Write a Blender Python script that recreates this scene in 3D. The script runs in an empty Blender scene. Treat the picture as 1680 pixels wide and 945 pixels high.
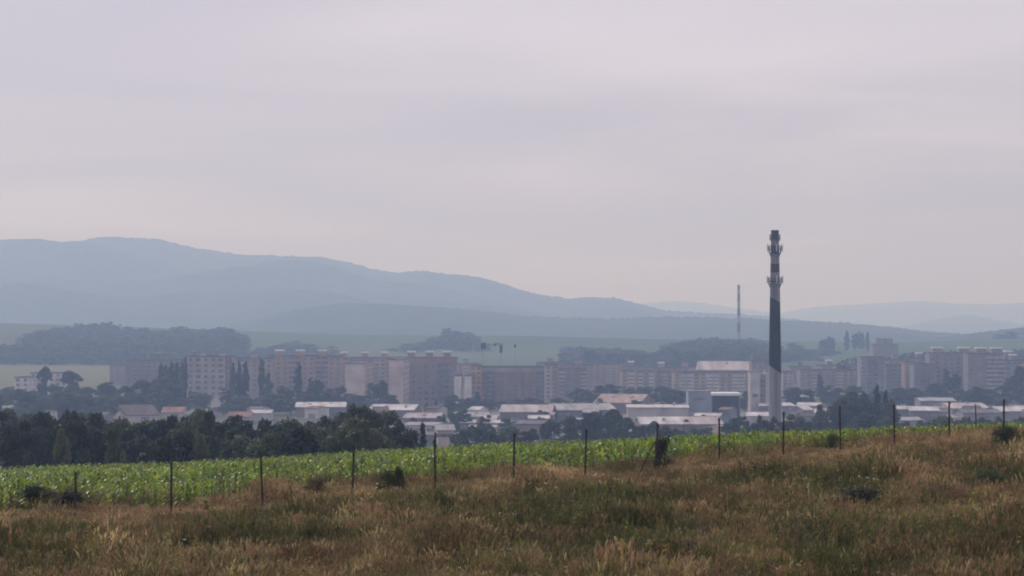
import bpy, math, random
import numpy as np
from mathutils import Vector, Matrix

# ------------------------------------------------------------------ camera, sky, sun, exposure
F = 3789.0            # focal length in photograph pixels (1680 wide)
EYE = 515.0           # photograph row of the eye level
sc = bpy.context.scene
COL = sc.collection
cam_d = bpy.data.cameras.new('camera'); cam = bpy.data.objects.new('camera', cam_d); COL.objects.link(cam)
cam_d.sensor_width = 36.0; cam_d.lens = 36.0 * F / 1680.0
cam_d.clip_start = 0.1; cam_d.clip_end = 60000
cam.location = (0, 0, 0)
cam.rotation_euler = (math.radians(90) + math.atan((EYE - 472.5) / F), 0, 0)
sc.camera = cam

SUN_AZ, SUN_EL = math.radians(-40), math.radians(46)     # azimuth from the view direction, negative = left
sun_dir = Vector((math.sin(SUN_AZ) * math.cos(SUN_EL), math.cos(SUN_AZ) * math.cos(SUN_EL), math.sin(SUN_EL)))
sun_d = bpy.data.lights.new('sun', 'SUN'); sun = bpy.data.objects.new('sun', sun_d); COL.objects.link(sun)
sun_d.energy = 2.0; sun_d.angle = math.radians(8); sun_d.color = (1.0, 0.93, 0.86)
sun.rotation_euler = sun_dir.to_track_quat('Z', 'Y').to_euler()
sun.location = sun_dir * 300

world = bpy.data.worlds.new('World'); sc.world = world; world.use_nodes = True
def build_world():
    nt = world.node_tree; nt.nodes.clear(); N = nt.nodes.new; L = nt.links.new
    out = N('ShaderNodeOutputWorld')
    sky = N('ShaderNodeTexSky'); sky.sky_type = 'NISHITA'; sky.sun_disc = False
    sky.sun_elevation = SUN_EL; sky.sun_rotation = SUN_AZ % (2 * math.pi)
    sky.dust_density = 4.0; sky.altitude = 300
    b1 = N('ShaderNodeBackground'); b1.inputs['Strength'].default_value = 0.08
    L(sky.outputs[0], b1.inputs['Color'])
    # veil of thin high cloud, laid out on a plane far overhead
    tc = N('ShaderNodeTexCoord'); sep = N('ShaderNodeSeparateXYZ'); L(tc.outputs['Generated'], sep.inputs[0])
    az = N('ShaderNodeMath'); az.operation = 'MAXIMUM'; az.inputs[1].default_value = 0.0; L(sep.outputs['Z'], az.inputs[0])
    ad = N('ShaderNodeMath'); ad.operation = 'ADD'; ad.inputs[1].default_value = 0.09; L(az.outputs[0], ad.inputs[0])
    dv = []
    for ax in 'XY':
        d = N('ShaderNodeMath'); d.operation = 'DIVIDE'; L(sep.outputs[ax], d.inputs[0]); L(ad.outputs[0], d.inputs[1]); dv.append(d)
    cmb = N('ShaderNodeCombineXYZ'); L(dv[0].outputs[0], cmb.inputs[0]); L(dv[1].outputs[0], cmb.inputs[1])
    n1 = N('ShaderNodeTexNoise'); n1.inputs['Scale'].default_value = 0.6; n1.inputs['Detail'].default_value = 3; n1.inputs['Roughness'].default_value = 0.5
    n1.inputs['Distortion'].default_value = 0.6
    mp = N('ShaderNodeMapping'); mp.inputs['Location'].default_value = (3.1, 0.7, 0.0); mp.inputs['Rotation'].default_value = (0, 0, 0.25)
    mp.inputs['Scale'].default_value = (0.75, 1.0, 1.0)
    L(cmb.outputs[0], mp.inputs[0]); L(mp.outputs[0], n1.inputs['Vector'])
    rp = N('ShaderNodeValToRGB'); cr = rp.color_ramp
    cr.elements[0].position = 0.30; cr.elements[0].color = (0.495, 0.48, 0.605, 1)
    cr.elements[1].position = 0.72; cr.elements[1].color = (0.725, 0.665, 0.765, 1)
    e = cr.elements.new(0.5); e.color = (0.575, 0.53, 0.635, 1)
    L(n1.outputs['Fac'], rp.inputs[0])
    b2 = N('ShaderNodeBackground'); b2.inputs['Strength'].default_value = 1.12; L(rp.outputs[0], b2.inputs['Color'])
    mx = N('ShaderNodeMixShader'); mx.inputs[0].default_value = 0.85
    L(b1.outputs[0], mx.inputs[1]); L(b2.outputs[0], mx.inputs[2]); L(mx.outputs[0], out.inputs['Surface'])
build_world()
sc.view_settings.view_transform = 'Standard'; sc.view_settings.look = 'None'
sc.view_settings.exposure = 0.0; sc.view_settings.gamma = 1.0; sc.view_settings.use_curve_mapping = False
sc.render.engine = 'CYCLES'
cy = sc.cycles
cy.use_denoising = True; cy.filter_width = 1.9
cy.max_bounces = 6; cy.diffuse_bounces = 3; cy.glossy_bounces = 2; cy.transmission_bounces = 3; cy.volume_bounces = 3
cy.transparent_max_bounces = 4; cy.caustics_reflective = False; cy.caustics_refractive = False
cy.use_adaptive_sampling = True; cy.adaptive_threshold = 0.01

random.seed(11); RNG = np.random.default_rng(11)
def P(px, py, D): return Vector(((px - 840.0) / F * D, D, (EYE - py) / F * D))
def XU(px, D): return (px - 840.0) / F * D

# ------------------------------------------------------------------ helpers
def tag(o, label=None, cat=None, group=None, kind=None):
    if label: o['label'] = label
    if cat: o['category'] = cat
    if group: o['group'] = group
    if kind: o['kind'] = kind
    return o
def empty(name, loc, rz=0.0):
    o = bpy.data.objects.new(name, None); COL.objects.link(o); o.location = loc; o.rotation_euler = (0, 0, rz)
    o.empty_display_size = 0.5
    return o
def link(name, me, parent=None, loc=None):
    o = bpy.data.objects.new(name, me); COL.objects.link(o)
    if parent is not None: o.parent = parent
    if loc is not None: o.location = loc
    return o

class MB:
    """collects simple solids into one mesh"""
    def __init__(s): s.v = []; s.f = []; s.m = []
    def add(s, vs, fs, mi=0):
        b = len(s.v); s.v += [tuple(p) for p in vs]; s.f += [tuple(b + i for i in f) for f in fs]; s.m += [mi] * len(fs)
    def box(s, x0, x1, y0, y1, z0, z1, mi=0):
        s.add([(x0,y0,z0),(x1,y0,z0),(x1,y1,z0),(x0,y1,z0),(x0,y0,z1),(x1,y0,z1),(x1,y1,z1),(x0,y1,z1)],
              [(0,3,2,1),(4,5,6,7),(0,1,5,4),(1,2,6,5),(2,3,7,6),(3,0,4,7)], mi)
    def prism(s, poly, axis, a, b, mi=0):
        """poly: 2D points; axis 'x' (poly in y,z) or 'y' (poly in x,z); extruded from a to b"""
        n = len(poly)
        if axis == 'x': vs = [(a,p[0],p[1]) for p in poly] + [(b,p[0],p[1]) for p in poly]
        else: vs = [(p[0],a,p[1]) for p in poly] + [(p[0],b,p[1]) for p in poly]
        fs = [tuple(range(n))[::-1], tuple(range(n, 2*n))] + [(i, (i+1) % n, n + (i+1) % n, n + i) for i in range(n)]
        s.add(vs, fs, mi)
    def tube(s, pts, rad, n=8, mi=0, cap=True):
        pts = [Vector(p) for p in pts]; rings = []
        for i, p in enumerate(pts):
            d = (pts[min(i+1, len(pts)-1)] - pts[max(i-1, 0)]).normalized()
            a = Vector((1,0,0)) if abs(d.x) < 0.8 else Vector((0,1,0))
            u = d.cross(a).normalized(); w = d.cross(u)
            rings.append([p + (u * math.cos(2*math.pi*k/n) + w * math.sin(2*math.pi*k/n)) * rad[i] for k in range(n)])
        vs = [q for r in rings for q in r]; fs = []
        for i in range(len(pts)-1):
            for k in range(n): fs.append((i*n+k, i*n+(k+1) % n, (i+1)*n+(k+1) % n, (i+1)*n+k))
        if cap: fs += [tuple(range(n))[::-1], tuple((len(pts)-1)*n + k for k in range(n))]
        s.add(vs, fs, mi)
    def mesh(s, name, mats):
        me = bpy.data.meshes.new(name); me.from_pydata(s.v, [], s.f)
        for m in (mats if isinstance(mats, (list, tuple)) else [mats]): me.materials.append(m)
        me.polygons.foreach_set('material_index', s.m); me.update(); return me
    def build(s, name, mats, parent=None, loc=None): return link(name, s.mesh(name, mats), parent, loc)

def np_mesh(name, V, Q, mats, mi=None, smooth=False):
    """V (n,3), Q (k,4) or (k,3) faces"""
    me = bpy.data.meshes.new(name); V = np.asarray(V, np.float32); Q = np.asarray(Q, np.int32); k = Q.shape[1]
    me.vertices.add(len(V)); me.vertices.foreach_set('co', V.ravel())
    me.loops.add(Q.size); me.loops.foreach_set('vertex_index', Q.ravel())
    me.polygons.add(len(Q)); me.polygons.foreach_set('loop_start', np.arange(0, Q.size, k, dtype=np.int32))
    me.polygons.foreach_set('loop_total', np.full(len(Q), k, np.int32))
    for m in (mats if isinstance(mats, (list, tuple)) else [mats]): me.materials.append(m)
    if mi is not None: me.polygons.foreach_set('material_index', np.asarray(mi, np.int32))
    me.polygons.foreach_set('use_smooth', np.full(len(Q), smooth))
    me.update(); me.validate(); return me

# ------------------------------------------------------------------ materials
MATS = {}
def mat(name, col, rough=0.85, var=0.25, scale=1.0, spec=0.3, obj_var=0.0, trans=0.0, bump=0.0, detail=4, hue=None, metal=0.0):
    if name in MATS: return MATS[name]
    m = bpy.data.materials.new(name); m.use_nodes = True; nt = m.node_tree; nt.nodes.clear(); N = nt.nodes.new; L = nt.links.new
    out = N('ShaderNodeOutputMaterial'); p = N('ShaderNodeBsdfPrincipled')
    p.inputs['Roughness'].default_value = rough; p.inputs['Specular IOR Level'].default_value = spec; p.inputs['Metallic'].default_value = metal
    g = N('ShaderNodeNewGeometry'); n = N('ShaderNodeTexNoise'); n.inputs['Scale'].default_value = scale; n.inputs['Detail'].default_value = detail
    L(g.outputs['Position'], n.inputs['Vector'])
    mix = N('ShaderNodeMix'); mix.data_type = 'RGBA'
    c = np.array(col); c2 = np.array(hue) if hue is not None else c
    mix.inputs[6].default_value = (*np.clip(c * (1 - var), 0, 1), 1); mix.inputs[7].default_value = (*np.clip(c2 * (1 + var), 0, 1), 1)
    mr = N('ShaderNodeMapRange'); mr.inputs[1].default_value = 0.3; mr.inputs[2].default_value = 0.7
    L(n.outputs['Fac'], mr.inputs[0]); L(mr.outputs[0], mix.inputs[0]); src = mix.outputs[2]
    if obj_var > 0:
        oi = N('ShaderNodeObjectInfo'); hs = N('ShaderNodeHueSaturation')
        m1 = N('ShaderNodeMapRange'); m1.inputs[3].default_value = 1 - obj_var; m1.inputs[4].default_value = 1 + obj_var
        m2 = N('ShaderNodeMapRange'); m2.inputs[3].default_value = 0.5 - 0.06 * obj_var; m2.inputs[4].default_value = 0.5 + 0.06 * obj_var
        wn = N('ShaderNodeTexWhiteNoise'); wn.noise_dimensions = '1D'; L(oi.outputs['Random'], wn.inputs['W'])
        L(oi.outputs['Random'], m1.inputs[0]); L(wn.outputs['Value'], m2.inputs[0])
        L(m1.outputs[0], hs.inputs['Value']); L(m2.outputs[0], hs.inputs['Hue']); L(src, hs.inputs['Color']); src = hs.outputs[0]
    L(src, p.inputs['Base Color'])
    if bump > 0:
        b = N('ShaderNodeBump'); b.inputs['Strength'].default_value = 1.0; b.inputs['Distance'].default_value = bump
        L(n.outputs['Fac'], b.inputs['Height']); L(b.outputs[0], p.inputs['Normal'])
    if trans > 0:
        t = N('ShaderNodeBsdfTranslucent'); L(src, t.inputs['Color']); ms = N('ShaderNodeMixShader'); ms.inputs[0].default_value = trans
        L(p.outputs[0], ms.inputs[1]); L(t.outputs[0], ms.inputs[2]); L(ms.outputs[0], out.inputs['Surface'])
    else: L(p.outputs[0], out.inputs['Surface'])
    MATS[name] = m; return m

GLASS = mat('window_glass', (0.165, 0.155, 0.165), 0.3, 0.6, 0.5, 0.4)
FRAME = mat('window_frame', (0.33, 0.31, 0.31), 0.6, 0.1)
BITUMEN = mat('bitumen_roof', (0.16, 0.15, 0.16), 0.9, 0.3, 0.2)
WHITECAP = mat('white_roof_sheet', (0.72, 0.71, 0.70), 0.5, 0.08, 0.3)
CONCRETE = mat('concrete', (0.33, 0.32, 0.32), 0.9, 0.2, 0.15)
BARK = mat('bark', (0.085, 0.065, 0.05), 0.95, 0.35, 3.0)
STEEL = mat('dark_steel', (0.05, 0.05, 0.055), 0.6, 0.3, 2.0)

# ------------------------------------------------------------------ lie of the land
FX0, FY0, FX1, FY1 = XU(281, 64), 64.0, XU(1647, 88.6), 88.6       # fence line
def behind_fence(X, Y):
    """metres beyond the fence line (negative on the meadow side)"""
    dx, dy = FX1-FX0, FY1-FY0; l = math.hypot(dx, dy)
    return ((Y-FY0)*dx - (X-FX0)*dy) / l

UK = np.array([0, 281, 577, 842, 1180, 1467, 1680.0])
DK = np.array([2, 12, 30, 44, 58, 72, 90, 130, 150, 180, 260, 400, 650, 800, 1500, 1900, 2150, 2450, 2700, 3300, 30000.0])
ZK = np.array([
    [-1.7]*7, [-2.7]*7, [-4.6]*7,
    [-5.35,-5.35,-5.30,-5.25,-5.20,-5.15,-5.1],
    [-5.60,-5.60,-5.35,-5.30,-5.15,-5.05,-4.9],
    [-5.95,-5.95,-5.62,-5.48,-5.30,-4.98,-4.75],
    [-6.9,-6.75,-6.35,-5.95,-5.40,-5.08,-4.82],
    [-9.25,-9.0,-8.35,-7.9,-7.45,-7.15,-7.05],
    [-11.8,-11.5,-10.9,-10.4,-10,-9.6,-9.4],
    [-16]*7, [-24]*7, [-33]*7, [-40.5]*7, [-43]*7, [-43.5]*7,
    [-40,-41,-40,-42,-42,-42,-40],
    [-27,-31,-33,-36,-38,-37,-33],
    [-9,-15,-22,-23,-28,-30,-26],
    [-14,-18,-25,-26,-33,-34,-30],
    [-60]*7, [-70]*7])
def H(X, Y):
    X = np.asarray(X, float); Y = np.asarray(Y, float); D = np.maximum(Y, 2.0)
    u = np.clip(840 + X / D * F, 0, 1680); ld = np.log(D); lk = np.log(DK)
    i = np.clip(np.searchsorted(lk, ld) - 1, 0, len(DK) - 2); t = np.clip((ld - lk[i]) / (lk[i+1] - lk[i]), 0, 1)
    j = np.clip(np.searchsorted(UK, u) - 1, 0, len(UK) - 2); s = np.clip((u - UK[j]) / (UK[j+1] - UK[j]), 0, 1)
    z = (ZK[i,j]*(1-s) + ZK[i,j+1]*s)*(1-t) + (ZK[i+1,j]*(1-s) + ZK[i+1,j+1]*s)*t
    near = np.clip((140 - D) / 30, 0, 1) * (1 - 0.7*np.clip((behind_fence(X, Y) + 9) / 5, 0, 1)) * np.clip((D - 15) / 15, 0, 1)
    lump = (np.sin(X*0.83 + 1.3*np.sin(Y*0.31)) * np.sin(Y*0.47 + 0.9*np.sin(X*0.37)) * 0.20
            + np.sin(X*2.1 + Y*0.9) * np.sin(Y*1.3 - X*0.7) * 0.05)
    return z + lump * near
def Hs(x, y): return float(H(x, y))

def fnoise(X, Y, s, seed=0):
    """cheap smooth noise from summed sines, about -1..1"""
    r = np.random.default_rng(seed); o = np.zeros_like(np.asarray(X, float))
    for k in range(6):
        a = r.uniform(0, 2*math.pi); w = s * r.uniform(0.6, 1.9); o = o + np.sin((X*math.cos(a) + Y*math.sin(a))*w + r.uniform(0, 6.28) + 1.5*np.sin((X*math.sin(a)-Y*math.cos(a))*w*0.7))
    return o / 3.0

# dry verge / weed patches: used both for ground colour and for sowing the plants
PATCHES = [(150,825,9,1.2),(600,850,13,2.0),(690,845,10,2.2),(480,900,12,2.5),(1010,838,12,2.2),(1100,790,9,1.5),(1400,822,9,1.8),(1640,800,7,3.2),(880,870,14,2.2),
           (1270,800,12,1.5),(1050,905,12,2.2),(1500,900,12,2.0),(60,915,12,2.6),(330,905,9,2.4),(1330,905,9,2.5),(1660,735,6,2.0)]
def ground_at(px, py):
    """world point where the sight line through a photograph pixel meets the ground"""
    D = 30.0
    while D < 140:
        if (EYE - py) / F * D <= Hs(XU(px, D), D): break
        D += 0.25
    return XU(px, D), D
PW = [(*ground_at(a, b), c / 60.0 * 7, d) for a, b, c, d in PATCHES]
def weedy(X, Y):
    w = fnoise(X, Y, 0.45, 5) * 0.55 + fnoise(X, Y, 1.3, 6) * 0.25
    for (x, y, rx, ry) in PW: w = w + 1.15 * np.exp(-(((X-x)/(rx*1.1))**2 + ((Y-y)/(ry*1.6))**2))
    return w
def make_ground():
    us = np.concatenate([np.linspace(-3600, -260, 22)[:-1], np.arange(-260, 1960, 14), np.linspace(1960, 5300, 22)[1:]])
    ds = np.concatenate([[-40, -10, 2], np.geomspace(4, 40, 16), np.arange(41, 134, 0.7), np.geomspace(136, 700, 46), np.geomspace(720, 3400, 70), np.geomspace(3500, 13000, 24)])
    UU, DD = np.meshgrid(us, ds)
    XX = (UU - 840) / F * np.maximum(DD, 8); ZZ = H(XX, DD)
    nr, nc = UU.shape; V = np.stack([XX, DD, ZZ], -1).reshape(-1, 3)
    a = np.arange(nr*nc).reshape(nr, nc); Q = np.stack([a[:-1,:-1], a[:-1,1:], a[1:,1:], a[1:,:-1]], -1).reshape(-1, 4)
    X, Y = V[:,0], V[:,1]; u = 840 + X/np.maximum(Y, 8)*F
    c = np.tile(np.array([0.075, 0.082, 0.036]), (len(V), 1))
    def put(mask, col): c[mask] = col
    n = fnoise(X, Y, 0.35, 3)
    put(Y < 180, (0.095, 0.070, 0.038))
    w = np.clip(weedy(X, Y), 0, 1)[:,None]; m = Y < 180
    c[m] = (c*(1-w) + np.array([0.05, 0.05, 0.026])*w)[m]
    put((behind_fence(X, Y) > 3.6) & (Y < 150), (0.06, 0.045, 0.03))
    put((Y > 700) & (Y < 1500), (0.10, 0.10, 0.075))                # town: yards and gardens
    put((Y > 740) & (Y < 1010) & (u > 560), (0.20, 0.19, 0.18))     # paved works yards
    put((Y > 1330) & (Y < 1900) & (u < 420), (0.125, 0.128, 0.055))    # ripening field on the left
    put((Y > 1850) & (Y < 2750), (0.048, 0.090, 0.034))              # green slope
    put((Y > 1850) & (Y < 2750) & (u < 260), (0.065, 0.074, 0.038))
    put((Y > 2750), (0.05, 0.07, 0.04))
    strip = (Y > 2000) & (Y < 2180) & (u > 380) & (u < 1200); c[strip] = (0.075, 0.088, 0.045)
    strip = (Y > 2300) & (Y < 2520) & (u > 820) & (u < 1130); c[strip] = (0.038, 0.064, 0.032)
    m = bpy.data.materials.new('land'); m.use_nodes = True; nt = m.node_tree; p = nt.nodes['Principled BSDF']; p.inputs['Roughness'].default_value = 0.95
    p.inputs['Specular IOR Level'].default_value = 0.1
    at = nt.nodes.new('ShaderNodeAttribute'); at.attribute_name = 'soil'
    g = nt.nodes.new('ShaderNodeNewGeometry'); ns = nt.nodes.new('ShaderNodeTexNoise'); ns.inputs['Scale'].default_value = 1.7; ns.inputs['Detail'].default_value = 8
    nt.links.new(g.outputs['Position'], ns.inputs['Vector'])
    mr = nt.nodes.new('ShaderNodeMapRange'); mr.inputs[1].default_value = 0.3; mr.inputs[2].default_value = 0.7; mr.inputs[3].default_value = 0.55; mr.inputs[4].default_value = 1.4
    nt.links.new(ns.outputs['Fac'], mr.inputs[0])
    vm = nt.nodes.new('ShaderNodeVectorMath'); vm.operation = 'SCALE'; nt.links.new(at.outputs['Color'], vm.inputs[0]); nt.links.new(mr.outputs[0], vm.inputs['Scale'])
    nt.links.new(vm.outputs[0], p.inputs['Base Color'])
    me = np_mesh('ground', V, Q, m, smooth=True)
    ca = me.color_attributes.new('soil', 'FLOAT_COLOR', 'POINT'); ca.data.foreach_set('color', np.concatenate([c, np.ones((len(c), 1))], 1).astype(np.float32).ravel())
    o = link('ground', me); tag(o, kind='structure')
make_ground()

# ------------------------------------------------------------------ hills
def hill(name, pts, Dc, Df, zf, col, seed, rough=3.0, spur=0.25, Db=None, tree=2.0):
    """forested ridge: crest follows (photo x, y) points at depth Dc; the foot lies at depth Df, height zf"""
    xs, ys = zip(*pts); us = np.arange(xs[0], xs[-1] + 1, 3.0)
    yc = np.interp(us, xs, ys); k = np.hanning(9); k /= k.sum(); yc = np.convolve(np.pad(yc, 4, mode='edge'), k, 'valid')
    zc = (EYE - yc) / F * Dc
    r = np.random.default_rng(seed)
    ss = np.concatenate([np.linspace(0, 1, 46), np.linspace(1.06, 1.7, 9)])
    U, S = np.meshgrid(us, ss); Dd = Df + (Dc - Df) * S
    X = (U - 840) / F * Dc * (0.55 + 0.45 * Dd / Dc)
    prof = np.where(S <= 1, 1 - (1 - np.clip(S, 0, 1))**1.35, 1 - 0.9*(S-1))
    Zc = np.broadcast_to(zc, U.shape); Z = zf + (Zc - zf) * prof
    wv = 2*math.pi / max(600.0, (Dc-Df) * 0.45)
    sp = fnoise(X, Dd, wv, seed) * spur * np.maximum(Zc - zf, 0) * np.clip(S*(1-S)*4, 0, 1) * 0.5
    Z = Z + sp + r.normal(0, tree, U.shape) * np.clip(Z - zf, 0, 6)/6 * np.where(S > 0.93, 0.6, 0.12) + fnoise(X, Dd, 2*math.pi/60, seed+1) * tree * 0.7 * np.clip(Z - zf, 0, 6)/6
    V = np.stack([X, Dd, Z], -1).reshape(-1, 3); nr, nc = U.shape
    a = np.arange(nr*nc).reshape(nr, nc); Q = np.stack([a[:-1,:-1], a[:-1,1:], a[1:,1:], a[1:,:-1]], -1).reshape(-1, 4)
    m = mat('woodland_' + name + str(seed), col, 0.95, 0.3, 0.011, 0.1, bump=0.0, detail=8)
    o = link(name, np_mesh(name, V, Q, m, smooth=False)); tag(o, kind='structure'); return o
FOR = (0.028, 0.042, 0.024)
hill('mountain', [(-260,420),(-120,404),(0,399),(40,401),(80,397),(130,398),(165,391),(200,391),(235,394),(265,395),(300,404),(340,411),(390,418),(460,420),(530,422),
     (570,430),(610,441),(650,447),(700,445),(730,450),(790,457),(830,469),(870,481),(910,487),(960,494),(1020,505),(1080,520)], 6200, 4300, -62, FOR, 21, spur=0.32, tree=2.6)
hill('mountain_spur', [(-260,470),(-100,452),(60,458),(140,466),(200,462),(290,459),(400,460),(480,461),(540,468),(580,470),(640,480),(720,489),(800,499),(860,508),(900,520)], 5200, 3900, -62, FOR, 22, spur=0.3, tree=2.2)
hill('wooded_hill', [(780,528),(860,509),(900,498),(930,491),(970,487),(1010,490),(1050,499),(1090,510),(1140,514),(1200,516),(1260,519),(1330,527),(1400,533),(1480,545),(1540,552)], 6000, 4700, -62, FOR, 23, spur=0.3, tree=2.2)
hill('low_ridge', [(330,545),(385,532),(430,522),(480,512),(520,504),(560,500),(620,499),(680,502),(760,508),(840,516),(900,521),(1000,523),(1100,520),(1180,521),(1300,527),(1380,530),
     (1450,536),(1520,545),(1580,549),(1640,552),(1760,556)], 3900, 3100, -62, FOR, 24, spur=0.25, tree=1.6)
hill('edge_hill', [(1500,562),(1560,554),(1600,547),(1640,543),(1680,537),(1740,530),(1840,520),(2000,515)], 3300, 2700, -45, FOR, 25, spur=0.2, tree=1.8)
hill('distant_hill', [(960,512),(1050,499),(1100,494),(1160,498),(1200,505),(1280,515),(1310,508),(1345,503),(1400,500),(1450,497),(1510,494),(1560,498),(1620,500),(1700,497),(1900,490)], 11500, 9500, -65, FOR, 26, spur=0.25, tree=3.0)
hill('cone_hill', [(1440,545),(1490,534),(1530,526),(1560,520),(1590,517),(1625,524),(1660,530),(1760,536)], 8200, 7200, -65, FOR, 27, spur=0.25, tree=2.4)

# ------------------------------------------------------------------ foliage
def leaf_quads(C, Nrm, size, rng, aspect=1.0):
    """one small quad for every centre, roughly facing Nrm"""
    n = len(C); d = Nrm + rng.normal(0, 0.6, (n, 3)); d /= np.linalg.norm(d, axis=1)[:,None] + 1e-9
    a = rng.normal(0, 1, (n, 3)); u = np.cross(d, a); u /= np.linalg.norm(u, axis=1)[:,None] + 1e-9; w = np.cross(d, u)
    s = size * rng.uniform(0.55, 1.35, n)[:,None]
    V = np.stack([C - u*s - w*s*aspect*0.6, C + u*s*0.9 - w*s*aspect*0.4, C + u*s*0.5 + w*s*aspect, C - u*s*0.7 + w*s*aspect*0.8], 1).reshape(-1, 3)
    return V, np.arange(4*n).reshape(n, 4)
def crown_points(clumps, per, rng):
    Cs, Ns = [], []
    for (c, r) in clumps:
        k = max(6, int(per * (r[0]*r[2])**0.75)); d = rng.normal(0, 1, (k, 3)); d /= np.linalg.norm(d, axis=1)[:,None]
        d[:,2] = np.where(d[:,2] < -0.5, -d[:,2], d[:,2])
        rr = rng.uniform(0.55, 1.08, k)[:,None]
        Cs.append(np.array(c) + d*np.array(r)*rr); Ns.append(d + np.array([0,0,0.35]))
    return np.concatenate(Cs), np.concatenate(Ns)
def leafmat(name, col, hue, ov=0.3): return mat(name, col, 0.6, 0.35, 0.5, 0.25, obj_var=ov, trans=0.28, hue=hue)
LEAF_DARK = leafmat('leaf_dark', (0.020, 0.032, 0.017), (0.034, 0.048, 0.022))
LEAF_MID = leafmat('leaf_mid', (0.042, 0.064, 0.024), (0.066, 0.088, 0.034))
LEAF_PALE = leafmat('leaf_pale', (0.085, 0.105, 0.055), (0.12, 0.14, 0.075))
LEAF_SPRUCE = leafmat('needle_dark', (0.018, 0.030, 0.018), (0.028, 0.042, 0.024))

def tree_proto(kind, seed):
    """unit tree: height 1, returns (trunk mesh, crown mesh); crown radius about 0.3"""
    r = np.random.default_rng(seed); mb = MB(); clumps = []
    if kind == 'broad':
        h0 = r.uniform(0.10, 0.2); lean = r.normal(0, 0.02, 2)
        mb.tube([(0,0,-0.03),(0,0,h0),(lean[0],lean[1],0.55),(lean[0]*2,lean[1]*2,0.86)], [0.03,0.022,0.014,0.004], 7)
        for k in range(6):
            a = r.uniform(0, 6.28); z = r.uniform(h0, 0.55); L = r.uniform(0.16, 0.3)
            mb.tube([(0,0,z),(math.cos(a)*L*0.5,math.sin(a)*L*0.5,z+0.1),(math.cos(a)*L,math.sin(a)*L,z+0.26)], [0.011,0.007,0.002], 5)
        for k in range(36):
            a = r.uniform(0, 6.28); z = r.uniform(0.16, 0.93); rad = 0.30 * math.sqrt(max(0.03, 1 - ((z-0.5)/0.5)**2)) * r.uniform(0.35, 1.05)
            q = r.uniform(0.07, 0.135); clumps.append(((math.cos(a)*rad + lean[0], math.sin(a)*rad + lean[1], min(z, 1-q*0.8)), (q, q, q*0.82)))
        per, sz = 900, 0.0165
    elif kind == 'poplar':
        mb.tube([(0,0,-0.03),(0,0,0.5),(0,0,0.96)], [0.02,0.012,0.002], 7)
        for k in range(34):
            z = r.uniform(0.08, 0.95); a = r.uniform(0, 6.28); rad = 0.075 * math.sin(math.pi * min(1, 0.12 + z*0.86))**0.7 * r.uniform(0.2, 1.0)
            q = r.uniform(0.03, 0.05) * (1.15 - 0.7*z**3); clumps.append(((math.cos(a)*rad, math.sin(a)*rad, z), (q, q, q*2.1)))
            if k % 3 == 0: mb.tube([(0,0,z*0.7),(math.cos(a)*rad,math.sin(a)*rad,z)], [0.006,0.001], 4)
        per, sz = 1300, 0.0125
    elif kind == 'spruce':
        mb.tube([(0,0,-0.03),(0,0,0.98)], [0.02,0.002], 7)
        for k in range(70):
            z = 0.06 + 0.92 * (k/70.0); a = k*2.4; rad = 0.20 * (1 - z)**0.85 * r.uniform(0.6, 1.05)
            q = 0.03 + 0.07*(1-z); clumps.append(((math.cos(a)*rad*0.7, math.sin(a)*rad*0.7, z - rad*0.25), (q, q, q*0.5)))
            if k % 5 == 0: mb.tube([(0,0,z),(math.cos(a)*rad,math.sin(a)*rad,z-rad*0.3)], [0.005,0.001], 4)
        per, sz = 1000, 0.011
    else:   # bush
        for k in range(6):
            a = r.uniform(0, 6.28); mb.tube([(0,0,-0.05),(math.cos(a)*0.2,math.sin(a)*0.2,0.5),(math.cos(a)*0.35,math.sin(a)*0.35,0.85)], [0.02,0.012,0.003], 5)
        for k in range(30):
            a = r.uniform(0, 6.28); z = r.uniform(0.05, 0.85); rad = 0.55*math.sqrt(max(0.05, 1-(z/1.0)**2)) * r.uniform(0.2, 1.0); q = r.uniform(0.12, 0.22)
            clumps.append(((math.cos(a)*rad, math.sin(a)*rad, z), (q, q, q*0.85)))
        per, sz = 260, 0.019
    C, Nn = crown_points(clumps, per*10, r); sel = r.random(len(C)) < min(1.0, 6500.0/len(C)); C, Nn = C[sel], Nn[sel]
    C = C + r.normal(0, 0.05 if kind == 'bush' else 0.008, C.shape)
    V, Q = leaf_quads(C, Nn, sz, r)
    return mb.mesh(kind + '_trunk', BARK), V, Q
PROTO = {}
for kind, nvar in (('broad', 5), ('poplar', 3), ('spruce', 2), ('bush', 3)):
    for v in range(nvar): PROTO[kind, v] = tree_proto(kind, 100 + v + len(kind)*7)
CROWN = {}
def crown_mesh(kind, v, lm):
    if (kind, v, lm.name) not in CROWN:
        _, V, Q = PROTO[kind, v]; CROWN[kind, v, lm.name] = np_mesh(kind + '_crown', V, Q, lm)
    return CROWN[kind, v, lm.name]
NV = {'broad': 5, 'poplar': 3, 'spruce': 2, 'bush': 3}
WID = {'broad': 0.72, 'poplar': 0.24, 'spruce': 0.40, 'bush': 1.3}
SKIP = set([1, 2, 17, 39, 46, 47, 70, 71, 74, 75, 82, 86, 90, 93, 94, 95, 99, 101, 102, 116, 117, 119, 120, 124, 131, 138, 141, 142, 143, 148, 154, 161, 162, 165, 168, 169, 174, 176, 177, 188, 189, 190, 193, 194, 198, 200, 203, 213, 238, 246, 252, 259, 266, 269, 270, 272, 273, 276, 279, 283, 285, 332, 339, 341, 346, 350, 363, 369, 376, 381, 395, 398, 399, 400])      # trees and sheds that would stand wholly out of sight behind others
TID = [0]; ORD = {}
def ordinal(key):
    ORD[key] = ORD.get(key, 0) + 1; return nth(ORD[key] - 1)
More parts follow.
